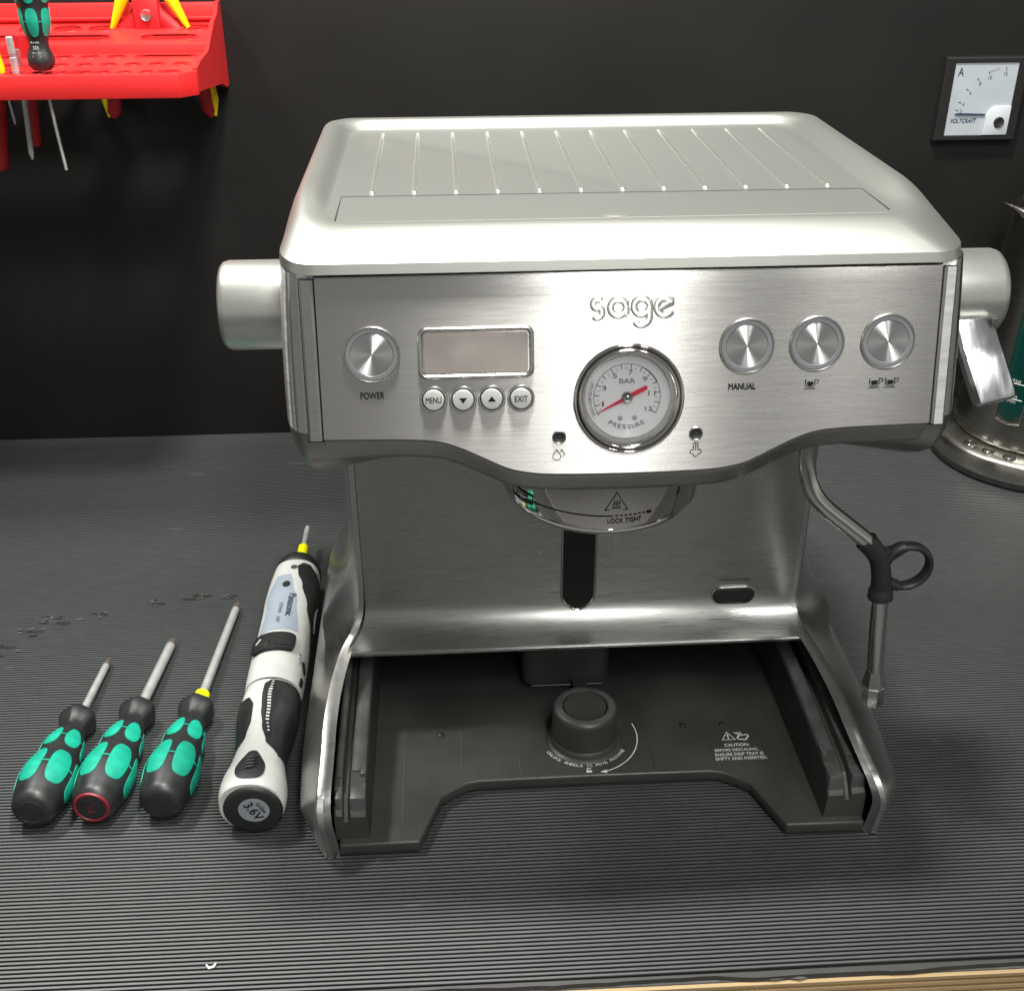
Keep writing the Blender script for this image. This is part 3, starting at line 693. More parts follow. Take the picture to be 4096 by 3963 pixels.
for s_ in (-1, 1):
    cx = -.0015 if s_ < 0 else -.0050
    def X(q): return s_ * q + cx
    rl = MB()
    wo = .1660 if s_ < 0 else .1705
    prof_ = [(.1450, .0096), (.1462, .0400), (.1470, .0412), (.1560, .0416), (.1572, .0400), (.1578, .0375), (.1600, .0375), (.1606, .0395), (.1612, .0425), (wo - .0010, .0430), (wo, .0420), (wo, .0096)]
    ys = [(.0210, -.026), (.0213, -.014), (.0260, -.008), (.0330, -.0015), (.0400, 0), (.10, .004), (.285, .010)]
    rl.grid([[(X(x), y, z + (dz if z > .02 else 0)) for x, z in prof_] for y, dz in ys]); rl.cap([(X(x), ys[0][0], z + (ys[0][1] if z > .02 else 0)) for x, z in prof_])
    obj('tray_wall', rl, 'plastic', base, angle=30)
    obj('guide_rail', MB().grid([[(X(x), y, z + .0006 + dz) for x, z in ((.1472, .0410), (.1478, .0416), (.1554, .0418), (.1560, .0412))] for y, dz in [(.0460, .0002), (.10, .004), (.27, .0096)]]), 'rail', base, angle=60)
    obj('guide_rail', MB().grid([[(X(x), y, z + .0005 + dz) for x, z in ((.1616, .0424), (.1620, .0429), (wo - .0012, .0431), (wo - .0008, .0426))] for y, dz in [(.0400, .0), (.10, .004), (.27, .0096)]]), 'rail', base, angle=60)
    obj('rail_stop', MB().box((min(X(.1466), X(.1502)), .0420, .0400), (max(X(.1466), X(.1502)), .0500, .0438)), 'rail', base, bevel=.0006)
    obj('rail_end', MB().box((min(X(.1462), X(.1562)), .0235, .0150), (max(X(.1462), X(.1562)), .0400, .0408)), 'rail', base, bevel=.0016)
    obj('rail_end', MB().box((min(X(.1606), X(wo - .0008)), .0235, .0150), (max(X(.1606), X(wo - .0008)), .0380, .0412)), 'rail', base, bevel=.0012)
# cavity back wall, ceiling and the housing in the middle
obj('cavity_back', MB().box((-.150, .235, .0100), (.145, .240, .0660)), 'plastic', base)
obj('cavity_ceiling', MB().box((-.149, .142, .0600), (.1440, .2348, .0625)), 'plastic', base)
obj('valve_housing', MB().prism(rrect(-.042, .158, .0215, .233, .008), .0150, .0599), 'plastic', base, bevel=.0015)
obj('valve_glint',  MB().grid([[(x, y, z) for x in (-.036, -.03, .012, .016)] for y, z in ((.1574, .0146), (.1571, .0152), (.1575, .0156))]), 'rail', base)  # pale strip painted in as the glint along the housing's lower edge
obj('latch', MB().box((-.0062, .132, .011), (-.0022, .162, .0200)).box((.0000, .132, .011), (.0040, .162, .0200)).box((-.0062, .150, .013), (.0040, .162, .0190)), 'plastic', base, bevel=.0008)
# release knob
kn = obj('release_knob', MB().lathe([(.0262, .0160), (.0262, .0172), (.0250, .0180), (.0236, .0184), (.0232, .0215), (.0222, .0225), (.0222, .0420), (.0216, .0446), (.0205, .0455), (.0160, .0462), (.0158, .0455), (.0152, .0452)], 64), 'plastic', base, pos(-.0032, .1040, -.0066), angle=40)
obj('knob_rim', MB().lathe([(.0157, .0461), (.0166, .0466), (.0198, .0461), (.0207, .0455)], 56), 'rail', kn, angle=60)
obj('knob_insert', MB().lathe([(.0146, .0446), (.0144, .0456), (.0120, .0452), (.0060, .0446), (.0001, .0444)], 48), 'plastic', kn, angle=60)
mb = MB(); ring_strip(mb, arc(0, 0, .0372, radians(18), radians(-72), 30), .0007)
a = radians(-76); mb.add([(.0372 * cos(a) - .0022, .0372 * sin(a) + .0002, 0), (.0372 * cos(a) + .003, .0372 * sin(a) - .0008, 0), (.0372 * cos(a) + .003, .0372 * sin(a) + .0022, 0)], [(0, 1, 2)])
arc_text(mb, 'UNLOCK WHEELS TO MOVE MACHINE', .0296, radians(-91), radians(122), .0025, off=.008, cwid=.85)
def rough_blob(mb, x, y, s):
    n = 7; mb.add([(x + s * random.uniform(.4, 1) * cos(2 * pi * i / n) * 1.8, y + s * random.uniform(.3, .8) * sin(2 * pi * i / n), 0) for i in range(n)], [tuple(range(n))])
random.seed(5)
for i in range(30):
    a = radians(random.uniform(-165, -15)); 
    if i % 3 == 0: a = radians(random.uniform(-150, -105))
    rr = random.uniform(.0262, .0270); rough_blob(mb, rr * cos(a), rr * sin(a), random.uniform(.0002, .0007))
mb.box((-.0019, -.0360, 0), (.0019, -.0341, .00005)); ring_strip(mb, [(-.0013, -.0342), (-.0013, -.0327), (-.0007, -.0320), (.0007, -.0320), (.0013, -.0327)], .0006)
obj('floor_lettering', mb, 'white_ink', base, pos(-.0032, .1064, .01010), recalc=False)
mb = MB()
for tx, x, y, wd, off in (('CAUTION:', .1010, .0850, .0170, .012), ('BEFORE DESCALING,', .0998, .0800, .0300, .012), ('ENSURE DRIP TRAY IS', .1006, .0758, .0330, .012), ('EMPTY AND INSERTED.', .1012, .0716, .0352, .012)):
    v, f = text_fit(tx, wd, .0029, offset=off); mb.add(v, f, pos(x, y, 0))
ring_strip(mb, [(-.0046, -.0036), (.0046, -.0036), (0, .0042)], .0009, closed=True, T=pos(.0968, .0940, 0))
mb.prism([(-.0006, .0022), (.0006, .0022), (.0003, -.0006), (-.0003, -.0006)], 0, .00004, pos(.0968, .0936, 0)); mb.prism([(-.0005, -.0012), (.0005, -.0012), (.0005, -.0022), (-.0005, -.0022)], 0, .00004, pos(.0968, .0936, 0))
for dx in (-.0012, 0, .0012): ring_strip(mb, [(dx * 1.6 - .0022, .0040), (dx + .0004, -.0002)], .0006, T=pos(.1060, .0940, 0))
ring_strip(mb, arc(-.0012, -.0020, .0017, pi * .4, pi * 1.7, 8) + arc(.0016, -.0026, .0017, pi * 1.1, pi * 2.1, 8) + arc(.0034, -.0004, .0016, -pi * .5, pi * .8, 8), .0008, T=pos(.1060, .0940, 0))
obj('caution_lettering', mb, 'white_ink', base, pos(0, .0063, .01010), recalc=False)

# ---- group head
GX, GY, GR = -.0028, .0800, .0535
gp = [(.0545, .268), (.0565, .262), (.0565, .2285), (.0556, .2262), (.0520, .2243), (.0508, .2232), (.0514, .2222), (.0514, .2205), (.0502, .2195), (.0440, .2195), (.0425, .2240), (.0300, .2300), (.0001, .2310)]
gh = obj('group_head', MB().lathe(gp, 96), 'chrome', mach, pos(GX, GY, 0), angle=40)
def cyl_geo(v, f, a0, z0, r): return [(r * sin(a0 + x / r), -r * cos(a0 + x / r), z0 + y) for x, y, _ in v], f
mb = MB(); RG = .0567
v, f = text_fit('LOCK TIGHT', .0190, .0028, offset=.02); mb.add(*cyl_geo(v, f, radians(6.5), .2318, RG))
def cyl_strip(a0, a1, z0, z1, wd, n=20):
    m2 = MB(); ring_strip(m2, [(RG * radians(a0 + (a1 - a0) * i / n), z0 + (z1 - z0) * i / n) for i in range(n + 1)], wd); mb.add(*cyl_geo(m2.v, m2.f, 0, 0, RG))
cyl_strip(-52, 0, .2348, .2348, .0006)
for i in range(7): cyl_strip(1 + i * 2.6, 2.6 + i * 2.6, .2350, .2350, .0007, 2)
cyl_strip(19, 22, .2350, .2350, .0016, 2)
for a0, a1, z0, z1 in ((-66, -48, .2330, .2330), (-66, -48, .2384, .2384)): cyl_strip(a0, a1, z0, z1, .0012)
for q in (-66, -48): cyl_strip(q - .3, q + .3, .2358, .2358, .006, 2)
v, f = text_fit('INSERT', .0110, .0026, offset=.02); mb.add(*cyl_geo(v, f, radians(-57), .2357, RG))
tri = MB(); ring_strip(tri, [(-.0062, -.0050), (.0062, -.0050), (0, .0058)], .0010, closed=True)
for dx in (-.0014, 0, .0014): ring_strip(tri, [(dx, .0008), (dx + .0005, -.0004), (dx - .0004, -.0016), (dx, -.0026)], .0006)
ring_strip(tri, [(-.0024, -.0036), (.0024, -.0036)], .0006)
mb.add(*cyl_geo(tri.v, tri.f, radians(1.5), .2435, RG))
obj('lettering', mb, 'ink', gh, recalc=False, angle=80)
mb = MB().box((.0640, .062, .2370), (.0655, .100, .262)).box((.0640, .064, .2358), (.0780, .078, .2384)).box((.0730, .062, .2370), (.0768, .100, .262))
obj('hook_bracket', mb, 'btn', mach, bevel=.0005)
# ---- steam wand
def smooth_path(P, n=8):
    V = [Vector(p) for p in P]; out = []
    for i in range(len(V) - 1):
        a, b, c, d = V[max(i - 1, 0)], V[i], V[i + 1], V[min(i + 2, len(V) - 1)]
        for k in range(n):
            t = k / n; out.append(.5 * (2 * b + (c - a) * t + (2 * a - 5 * b + 4 * c - d) * t * t + (3 * b - a - 3 * c + d) * t ** 3))
    return out + [V[-1]]
WP = [(.1135, .068, .2750), (.1132, .066, .2520), (.1140, .064, .2380), (.1178, .062, .2255), (.1262, .060, .2150), (.1400, .059, .2035), (.1530, .058, .1925), (.1615, .057, .1815), (.1652, .056, .1680), (.1668, .056, .1535), (.1694, .056, .1250), (.1722, .056, .0985)]
wand = obj('steam_wand', MB().tube(smooth_path(WP), .0051, 24), 'wandsteel', mach, angle=60)
gpth = smooth_path(WP[6:10], 8); gr = [.0066 - .0008 * sin(pi * i / (len(gpth) - 1)) + .0010 * (i / len(gpth) > .82) for i in range(len(gpth))]
wg = obj('wand_grip', MB().tube(gpth, gr, 24), 'rubber', wand, angle=50)
rc = Vector((.1795, .057, .1745)); rp_ = []
ov = [(rc.x + .0148 * cos(a) * (1 if cos(a) > 0 else 1.0), rc.z + .0135 * sin(a)) for a in [2 * pi * i / 48 for i in range(48)]]
mb = MB(); rows = []
for i in range(49):
    a = 2 * pi * i / 48; c_, s2 = cos(a), sin(a)
    base_p = Vector((rc.x + .0140 * c_, rc.y, rc.z + .0140 * s2)); n_ = Vector((c_, 0, s2))
    hw = .0022 + (.0012 if c_ < -.2 else 0); rows.append([tuple(base_p + n_ * (hw * cos(b)) + Vector((0, 1, 0)) * (.0042 * sin(b))) for b in [2 * pi * k / 14 for k in range(14)]])
mb.grid(rows, True); obj('finger_ring', mb, 'rubber', wg, angle=60)
mb = MB().prism([(.1600, .1900), (.1635, .1868), (.1790, .1878), (.1750, .1846), (.1700, .1806), (.1672, .1745), (.1690, .1680), (.1740, .1622), (.1782, .1602), (.1670, .1592), (.1640, .1600)], -.0035, .0035, Matrix(((1, 0, 0, 0), (0, 0, 1, .057), (0, 1, 0, 0), (0, 0, 0, 1))))
obj('ring_web', mb, 'rubber', wg, bevel=.0008)
tp0 = Vector((.1720, .056, .1000)); tpd = Vector((.0026, 0, -.0300)).normalized()
mb = MB(); mb.tube([tp0, tp0 + tpd * .003, tp0 + tpd * .0125, tp0 + tpd * .0126], [.0050, .0056, .0074, .0072], 6); mb.tube([tp0 + tpd * .0126, tp0 + tpd * .0132, tp0 + tpd * .0255, tp0 + tpd * .0285, tp0 + tpd * .0295], [.0070, .0076, .0072, .0056, .0030], 8)
obj('wand_tip', mb, 'steel', wand, angle=25)
# ---- side dials and lever
def knob_at(x, s, y, z, L):
    T = Matrix(((0, 0, s, x), (1, 0, 0, y), (0, s, 0, z), (0, 0, 0, 1)))
    k = obj('side_dial', MB().lathe([(.0236, 0), (.0236, L - .0040), (.0228, L - .0014), (.0212, L), (.0198, L + .0002), (.0001, L)], 64), 'knob', mach, T, angle=45)
    obj('dial_collar', MB().lathe([(.0262, -.002), (.0262, .0014), (.0250, .0022), (.0230, .0024)], 64), 'chrome', k)
    return k
knob_at(-.1695, -1, .086, .3355, .0370)
kr = knob_at(.1690, 1, .090, .3325, .0450)
L0, L1 = Vector((.1930, .0660, .3240)), Vector((.2020, .0380, .2890))
dz_ = (L1 - L0).normalized(); dx_ = Vector((1, -.08, -.06)); dx_ = (dx_ - dz_ * dx_.dot(dz_)).normalized(); dn = dx_.cross(dz_)
if dn.y > 0: dn = -dn
mb = MB(); rows = []
for t, wd, th in ((0, .0106, .0040), (.02, .0112, .0046), (.5, .0115, .0044), (.94, .0115, .0040), (.985, .0108, .0036), (1.0, .0095, .0026)):
    c = L0 + (L1 - L0) * t; rows.append([tuple(c + dx_ * x * wd + dn * y * th) for x, y in ((-1, -.55), (-.85, -1), (.85, -1), (1, -.55), (1, .55), (.85, 1), (0, 1.12), (-.85, 1), (-1, .55))])
mb.grid(rows, True); mb.cap(rows[0]); mb.cap(rows[-1])
obj('steam_lever', mb, 'lever', mach, angle=40)
obj('lever_slot', MB().box((.1805, .0655, .3232), (.2080, .0770, .3265)), 'chrome', mach, bevel=.001)

# ------------------------------------------------------------------ generic lofted handle with conforming patches
class Loft:
    def __init__(s, sec, exps=2.0): s.sec = sec; s.e = exps
    def P(s, y, th, off=0.0):                   # th: 0 up, + towards +x
        rx, rz, zc, xc = s.sec(y)
        e = s.e(y) if callable(s.e) else s.e
        c, q = cos(th), sin(th)
        k = (abs(c) ** e + abs(q) ** e) ** (-1.0 / e)
        return (xc + (rx + off) * k * q, y, zc + (rz + off) * k * c)
    def body(s, ys, n=48):
        mb = MB(); rows = [[s.P(y, 2 * pi * j / n) for j in range(n)] for y in ys]
        mb.grid(rows, True); mb.cap(rows[0]); mb.cap(rows[-1]); return mb
    def patch(s, y0, y1, thl, thr, off=0.0005, ny=18, nt=8, round_=0.0):
        mb = MB(); rows = []; ed = []
        for i in range(ny + 1):
            t = i / ny; t = .5 - .5 * cos(pi * t) if round_ else t
            y = y0 + (y1 - y0) * t
            a, b = thl(y), thr(y)
            if round_:
                u = abs(2 * t - 1); k = (1 - u ** round_) ** (1 / round_) if u < 1 else 0.0
                m = (a + b) / 2; a, b = m + (a - m) * k, m + (b - m) * k
            rows.append([s.P(y, a + (b - a) * j / nt, off) for j in range(nt + 1)])
            ed.append((s.P(y, a, -.0004), s.P(y, b, -.0004)))
        full = [[e_[0]] + r + [e_[1]] for r, e_ in zip(rows, ed)]
        mb.grid(full); return mb

# ------------------------------------------------------------------ screwdrivers
HP = [(0, .0085), (.0008, .0110), (.003, .0133), (.009, .0149), (.016, .0164), (.024, .0176), (.030, .0178), (.037, .0170), (.044, .0154), (.050, .0142), (.055, .0140), (.061, .0140), (.067, .0128), (.074, .0106), (.080, .0093), (.085, .0098), (.090, .0117), (.094, .0126), (.0975, .0122), (.1005, .0106), (.103, .0080)]
def screwdriver(butt, tip, hl, rs, label, capstyle, band, tipname):
    d = (Vector(tip) - Vector(butt)); L = d.length; d.normalize()
    xax = d.cross(Vector((0, 0, 1))).normalized(); zax = xax.cross(d)
    T = Matrix(((xax.x, d.x, zax.x, butt[0]), (xax.y, d.y, zax.y, butt[1]), (xax.z, d.z, zax.z, butt[2]), (0, 0, 0, 1)))
    t = thing('screwdriver', label, 'screwdriver', T=T, group='black and green screwdrivers laid out beside the machine')
    k = hl / .103; kr = .97 + .03 * k
    def sec(y):
        r = cat(HP, y / k) * kr; return (r, r, 0, 0)
    lf = Loft(sec)
    P0 = lf.P
    def P(y, th, off=0.0):
        x, yy_, z = P0(y, th, off); q = y / k
        f = 1 + (.035 * cos(6 * th) if q > .083 else .012 * cos(3 * th + .6) * min(1, q / .02))
        return (x * f, yy_, z * f)
    lf.P = P
    ys = [hl * (i / 60) ** 1.0 for i in range(61)]; ys[1:1] = [.0004, .0009]
    obj('handle', lf.body(sorted(ys), 60), 'grip', t, angle=40)
    for i in range(6):
        c = radians(-22 + 60 * i)
        thl = lambda y, c=c: c - radians(23); thr = lambda y, c=c: c + radians(23)
        obj('grip_pad', lf.patch(.0140 * k, .0455 * k, thl, thr, .0004, 20, 8, 3.2), 'green', t, angle=60)
        c2 = c + radians(4)
        thl = lambda y, c=c2: c - radians(26) * (1 - .25 * (y / k - .052) / .02); thr = lambda y, c=c2: c + radians(24) * (1 - .1 * (y / k - .052) / .02)
        obj('grip_pad', lf.patch(.0525 * k, .0735 * k, thl, thr, .0004, 16, 8, 2.3), 'green', t, angle=60)
        if i in (0, 1, 5, 4):
            obj('pad_link', lf.patch(.0292 * k, .0304 * k, lambda y, c=c: c + radians(20), lambda y, c=c: c + radians(40), .00035, 2, 6), 'green', t, angle=60)
            obj('pad_link', lf.patch(.0622 * k, .0632 * k, lambda y, c=c: c + radians(20), lambda y, c=c: c + radians(48), .00035, 2, 6), 'green', t, angle=60)
    # butt cap
    BT = Matrix(((1, 0, 0, 0), (0, 0, -1, 0.0012), (0, 1, 0, 0), (0, 0, 0, 1)))
    if capstyle == 'red':
        cp = obj('end_cap', MB().lathe([(.0112, -.0016), (.0116, .0004), (.0110, .0014), (.0098, .0014), (.0092, .0006)], 40), 'redring', t, BT, angle=50)
        obj('end_plate', MB().lathe([(.0093, .0004), (.0001, .0008)], 32), 'redplate', cp)
        v, f = text_fit('2', .0056, .0078); obj('lettering', MB().add(v, f), 'digit', cp, pos(0, 0, .0012) @ rotm(radians(180), 'Z'), recalc=False)
    elif capstyle == 'ring':
        cp = obj('end_cap', MB().lathe([(.0090, -.0002), (.0088, .0012), (.0080, .0016), (.0074, .0011), (.0001, .0012)], 40), 'rubber', t, BT, angle=50)
        v, f = text_fit('1', .0022, .0060); obj('lettering', MB().add(v, f), 'grip', cp, pos(0, 0, .0016) @ rotm(radians(180), 'Z'), recalc=False)
    sl_ = L - hl
    mb = MB(); mb.tube([(0, hl - .004, 0), (0, L - .012, 0), (0, L - .010, 0)], [rs, rs, rs * .98], 20)
    obj('shaft', mb, 'shaft', t, angle=40)
    mb = MB(); rows = []
    for y, r, n_ in ((L - .0104, rs * 1.0, 0), (L - .007, rs * .98, .15), (L - .003, rs * .72, .45), (L - .0004, rs * .42, .5), (L, rs * .30, .4)):
        rows.append([(r * (1 - n_ * .5 * (1 + cos(4 * a)) * .5) * cos(a), y, r * (1 - n_ * .5 * (1 + cos(4 * a)) * .5) * sin(a)) for a in [2 * pi * j / 32 for j in range(32)]])
    mb.grid(rows, True); mb.cap(rows[-1]); obj('tip', mb, 'tip', t, angle=40)
    if band: obj('colour_band', MB().tube([(0, hl - .0005, 0), (0, hl + .0002, 0), (0, hl + .0105, 0), (0, hl + .0112, 0)], [rs + .0008, rs + .0022, rs + .0022, rs + .0010], 18), 'yellow', t)
    return t
screwdriver((-.3607, .0483, .0172), (-.3566, .2235, .0052), .1040, .0027, 'black screwdriver with green grip pads, shortest one with a plain black butt', 'ring', False, 'cross')
screwdriver((-.3239, .0500, .0172), (-.3120, .2460, .0056), .1080, .0036, 'black screwdriver with green grip pads and a dark red ring at its butt', 'red', False, 'cross')
screwdriver((-.2812, .0500, .0172), (-.2689, .2935, .0052), .1070, .0032, 'black screwdriver with green grip pads and a yellow band on its long shaft', 'plain', True, 'star')

# ------------------------------------------------------------------ cordless pencil screwdriver
ax = Vector((-.2190, .3690, .0235)) - Vector((-.2215, .0400, .0215)); ax.normalize()
xax = ax.cross(Vector((0, 0, 1))).normalized(); zax = xax.cross(ax); B0 = Vector((-.2215, .0400, .0215))
DT = Matrix(((xax.x, ax.x, zax.x, B0.x), (xax.y, ax.y, zax.y, B0.y), (xax.z, ax.z, zax.z, B0.z), (0, 0, 0, 1)))
drv = thing('cordless_screwdriver', 'white and black cordless power screwdriver with a grey label, lying beside the machine', 'power screwdriver', T=DT)
SW = [(0, .0195), (.003, .0206), (.012, .0213), (.025, .0207), (.040, .0183), (.055, .0168), (.070, .0167), (.09, .0182), (.11, .0200), (.130, .0203), (.145, .0196), (.150, .0192)]
SH = [(0, .0190), (.003, .0200), (.012, .0206), (.025, .0200), (.040, .0188), (.055, .0182), (.070, .0184), (.09, .0196), (.11, .0203), (.130, .0200), (.150, .0190)]
NW = [(.150, .0196), (.156, .0203), (.165, .0206), (.180, .0206), (.200, .0202), (.220, .0203), (.240, .0206), (.255, .0202), (.268, .0192), (.276, .0184)]
rear = Loft(lambda y: (cat(SW, y), cat(SH, y), 0, 0), 2.25)
front = Loft(lambda y: (cat(NW, y), cat(NW, y) * .97, 0, 0), 2.2)
R = radians
def remap(lf, fn):
    P_ = lf.P
    def P(y, th, off=0.0):
        x, yy_, z = P_(y, th, off); return (x, fn(y), z)
    lf.P = P
remap(rear, lambda y: y * .70); remap(front, lambda y: .105 + (y - .150) * 1.246)
obj('rear_body', rear.body([.0002, .0010, .002] + [.004 + .1455 * i / 40 for i in range(41)], 56), 'white', drv, angle=40)
obj('front_body', front.body([.1512 + .1248 * i / 36 for i in range(37)], 56), 'white', drv, angle=40)
obj('pivot_seam', MB().tube([(0, .1035, 0), (0, .1075, 0)], .0186, 40), 'gap', drv)
obj('nose_collar', MB().tube([(0, .2610, 0), (0, .2622, 0), (0, .2690, 0), (0, .2750, 0), (0, .2785, 0), (0, .2800, 0)], [.0182, .0190, .0186, .0165, .0125, .0070], 48), 'rubber', drv, angle=40)
obj('bit_holder', MB().tube([(0, .2790, 0), (0, .2805, 0), (0, .3080, 0), (0, .3086, 0)], [.0038, .0044, .0044, .0036], 16), 'yellow', drv)
obj('bit', MB().tube([(0, .300, 0), (0, .338, 0), (0, .3420, 0), (0, .3440, 0)], [.0024, .0024, .0019, .0008], 12), 'shaft', drv)
def lin(*tab): return lambda y: R(interp(tab, y))
right = rear.patch(.046, .147, lin((.046, 50), (.060, 18), (.08, 4), (.10, -3), (.125, -7), (.140, -7), (.147, 4)), lin((.046, 95), (.06, 130), (.147, 130)), .0008, 40, 20)
obj('grip', right, 'grip', drv, angle=50)
left = rear.patch(.040, .128, lin((.040, -95), (.06, -130), (.128, -130)), lin((.040, -88), (.050, -56), (.068, -30), (.090, -21), (.110, -21), (.122, -30), (.128, -70)), .0008, 36, 16)
obj('grip', left, 'grip', drv, angle=50)
fr = front.patch(.190, .271, lin((.190, 92), (.205, 72), (.225, 48), (.245, 28), (.258, 14), (.266, 10), (.271, 22)), lin((.190, 100), (.205, 130), (.255, 120), (.262, 80), (.271, 40)), .0007, 34, 14)
obj('grip', fr, 'grip', drv, angle=50)
fl = front.patch(.188, .240, lin((.188, -120), (.240, -120)), lin((.188, -80), (.20, -66), (.225, -62), (.240, -76)), .0007, 20, 12)
obj('grip', fl, 'grip', drv, angle=50)
obj('finger_mark', front.patch(.213, .236, lin((.21, 80), (.24, 76)), lin((.21, 104), (.24, 100)), .0015, 16, 8, 2.2), 'label', drv, angle=50)
obj('finger_mark', front.patch(.2148, .2342, lin((.21, 83), (.24, 79)), lin((.21, 101), (.24, 97)), .0019, 16, 8, 2.2), 'grip', drv, angle=50)
obj('name_plate', front.patch(.196, .256, lin((.196, -50), (.215, -44), (.235, -50), (.256, -34)), lin((.196, 38), (.225, 24), (.245, 8), (.256, 0)), .0003, 26, 12), 'label', drv, angle=50)
obj('led_spot', front.patch(.2405, .2465, lambda y: R(-14), lambda y: R(2), .0012, 10, 6, 2), 'rubber', drv, angle=60)
def loft_text(lf, body, y, th, length, height, off, m, name='lettering', parent=drv):
    v, f = text_fit(body, length, height, offset=.012)
    r = .0195; vv = []
    for a, b, _ in v: vv.append(lf.P(y - a, R(th) + b / r, off))       # reads along the tool, nose to butt
    return obj(name, MB().add(vv, f), m, parent, recalc=False, angle=80)
loft_text(front, 'Panasonic', .2210, 12, .0235, .0052, .0009, 'labeltxt')
loft_text(front, 'EY7410    3.6V', .2130, -8, .0200, .0026, .0009, 'greyink')
sw = obj('rocker_switch', front.patch(.1745, .1905, lambda y: R(-52), lambda y: R(34), .0030, 14, 16, 6), 'gap', drv, angle=50)
obj('rocker_ridge', front.patch(.1775, .1885, lambda y: R(-46), lambda y: R(-12), .0036, 8, 8, 4), 'rubber', drv, angle=50)
obj('rocker_ridge', front.patch(.1775, .1885, lambda y: R(-4), lambda y: R(29), .0036, 8, 8, 4), 'rubber', drv, angle=50)
obj('rocker_mark', front.patch(.1805, .1845, lin((.18, -38), (.185, -30)), lin((.18, -36), (.185, -28)), .0041, 4, 2), 'white_ink', drv)
obj('nose_dimple', front.patch(.2625, .2675, lambda y: R(-6), lambda y: R(10), .0003, 8, 6, 2), 'rail', drv, angle=60)
obj('slide_switch', front.patch(.1660, .1740, lin((.166, 66), (.174, 60)), lin((.166, 80), (.174, 72)), .0008, 6, 5, 4), 'rubber', drv)
obj('slide_switch', front.patch(.1535, .1600, lin((.15, 64), (.16, 64)), lin((.15, 76), (.16, 76)), .0008, 6, 5, 4), 'rubber', drv)
mb = MB()
for i in range(3):
    q = front.patch(.170 + .0035 * i, .1722 + .0035 * i, lin((.17, 52), (.18, 48)), lin((.17, 58), (.18, 54)), .0007, 2, 2); mb.add(q.v, q.f)
obj('printed_mark', mb, 'label', drv)
obj('lamp_strip', rear.patch(.066, .146, lin((.066, 14), (.09, 5), (.125, -1), (.146, 3)), lin((.066, 28), (.09, 20), (.125, 15), (.146, 16)), .0011, 30, 4), 'gap', drv, angle=60)
for i in range(17):
    y = .0715 + .0044 * i; c = interp([(.066, 21), (.09, 12), (.125, 7), (.146, 9)], y); k_ = 1.0 if 2 < i < 14 else .7
    obj('lamp_segment', rear.patch(y, y + .0021 * k_, lambda q: R(c - 3.2 * k_), lambda q: R(c + 3.2 * k_), .0014, 2, 2), 'white_ink', drv)
for i in range(5):
    for j in range(4 - i // 2):
        y = .126 + .0035 * i; th = 28 + 5 * j + 2 * i
        obj('grip_dot', rear.patch(y, y + .0011, lambda q: R(th), lambda q: R(th + 2.6), .0011, 2, 2), 'rail', drv)
bt = obj('release_button', rear.patch(.006, .044, lin((.006, -26), (.02, -26), (.044, -16)), lin((.006, 26), (.02, 24), (.044, 12)), .0009, 22, 10, 3.0), 'grip', drv, angle=50)
for i in range(4):
    y = .018 + .0046 * i; obj('thumb_ridge', MB().tube([rear.P(y - .0018, R(-14), .0008), rear.P(y, R(-6), .0018), rear.P(y + .0014, R(4), .0018), rear.P(y + .0026, R(12), .0008)], [.0004, .0010, .0010, .0004], 8), 'grip', bt, angle=60)
CT = Matrix(((1, 0, 0, .0012), (0, 0, -1, .0006), (0, 1, 0, -.0014), (0, 0, 0, 1)))
cap_ = obj('battery_cap', MB().lathe([(.0187, -.002), (.0187, .0012), (.0178, .0024), (.0158, .0030), (.0001, .0030)], 56), 'rubber', drv, CT, angle=40)
obj('battery_sticker', MB().lathe([(.0098, .0033), (.0001, .0034)], 40), 'sticker', cap_, pos(.001, .0015, 0))
mb = MB(); v, f = text_fit('3.6V', .0150, .0062, offset=.02); mb.add(v, f); v, f = text_fit('Li-ion', .0090, .0030, offset=.01); mb.add(v, f, pos(0, .0058, 0)); 
obj('lettering', mb, 'ink', cap_, pos(.001, .0010, .0038) @ rotm(R(-62), 'Z'), recalc=False)

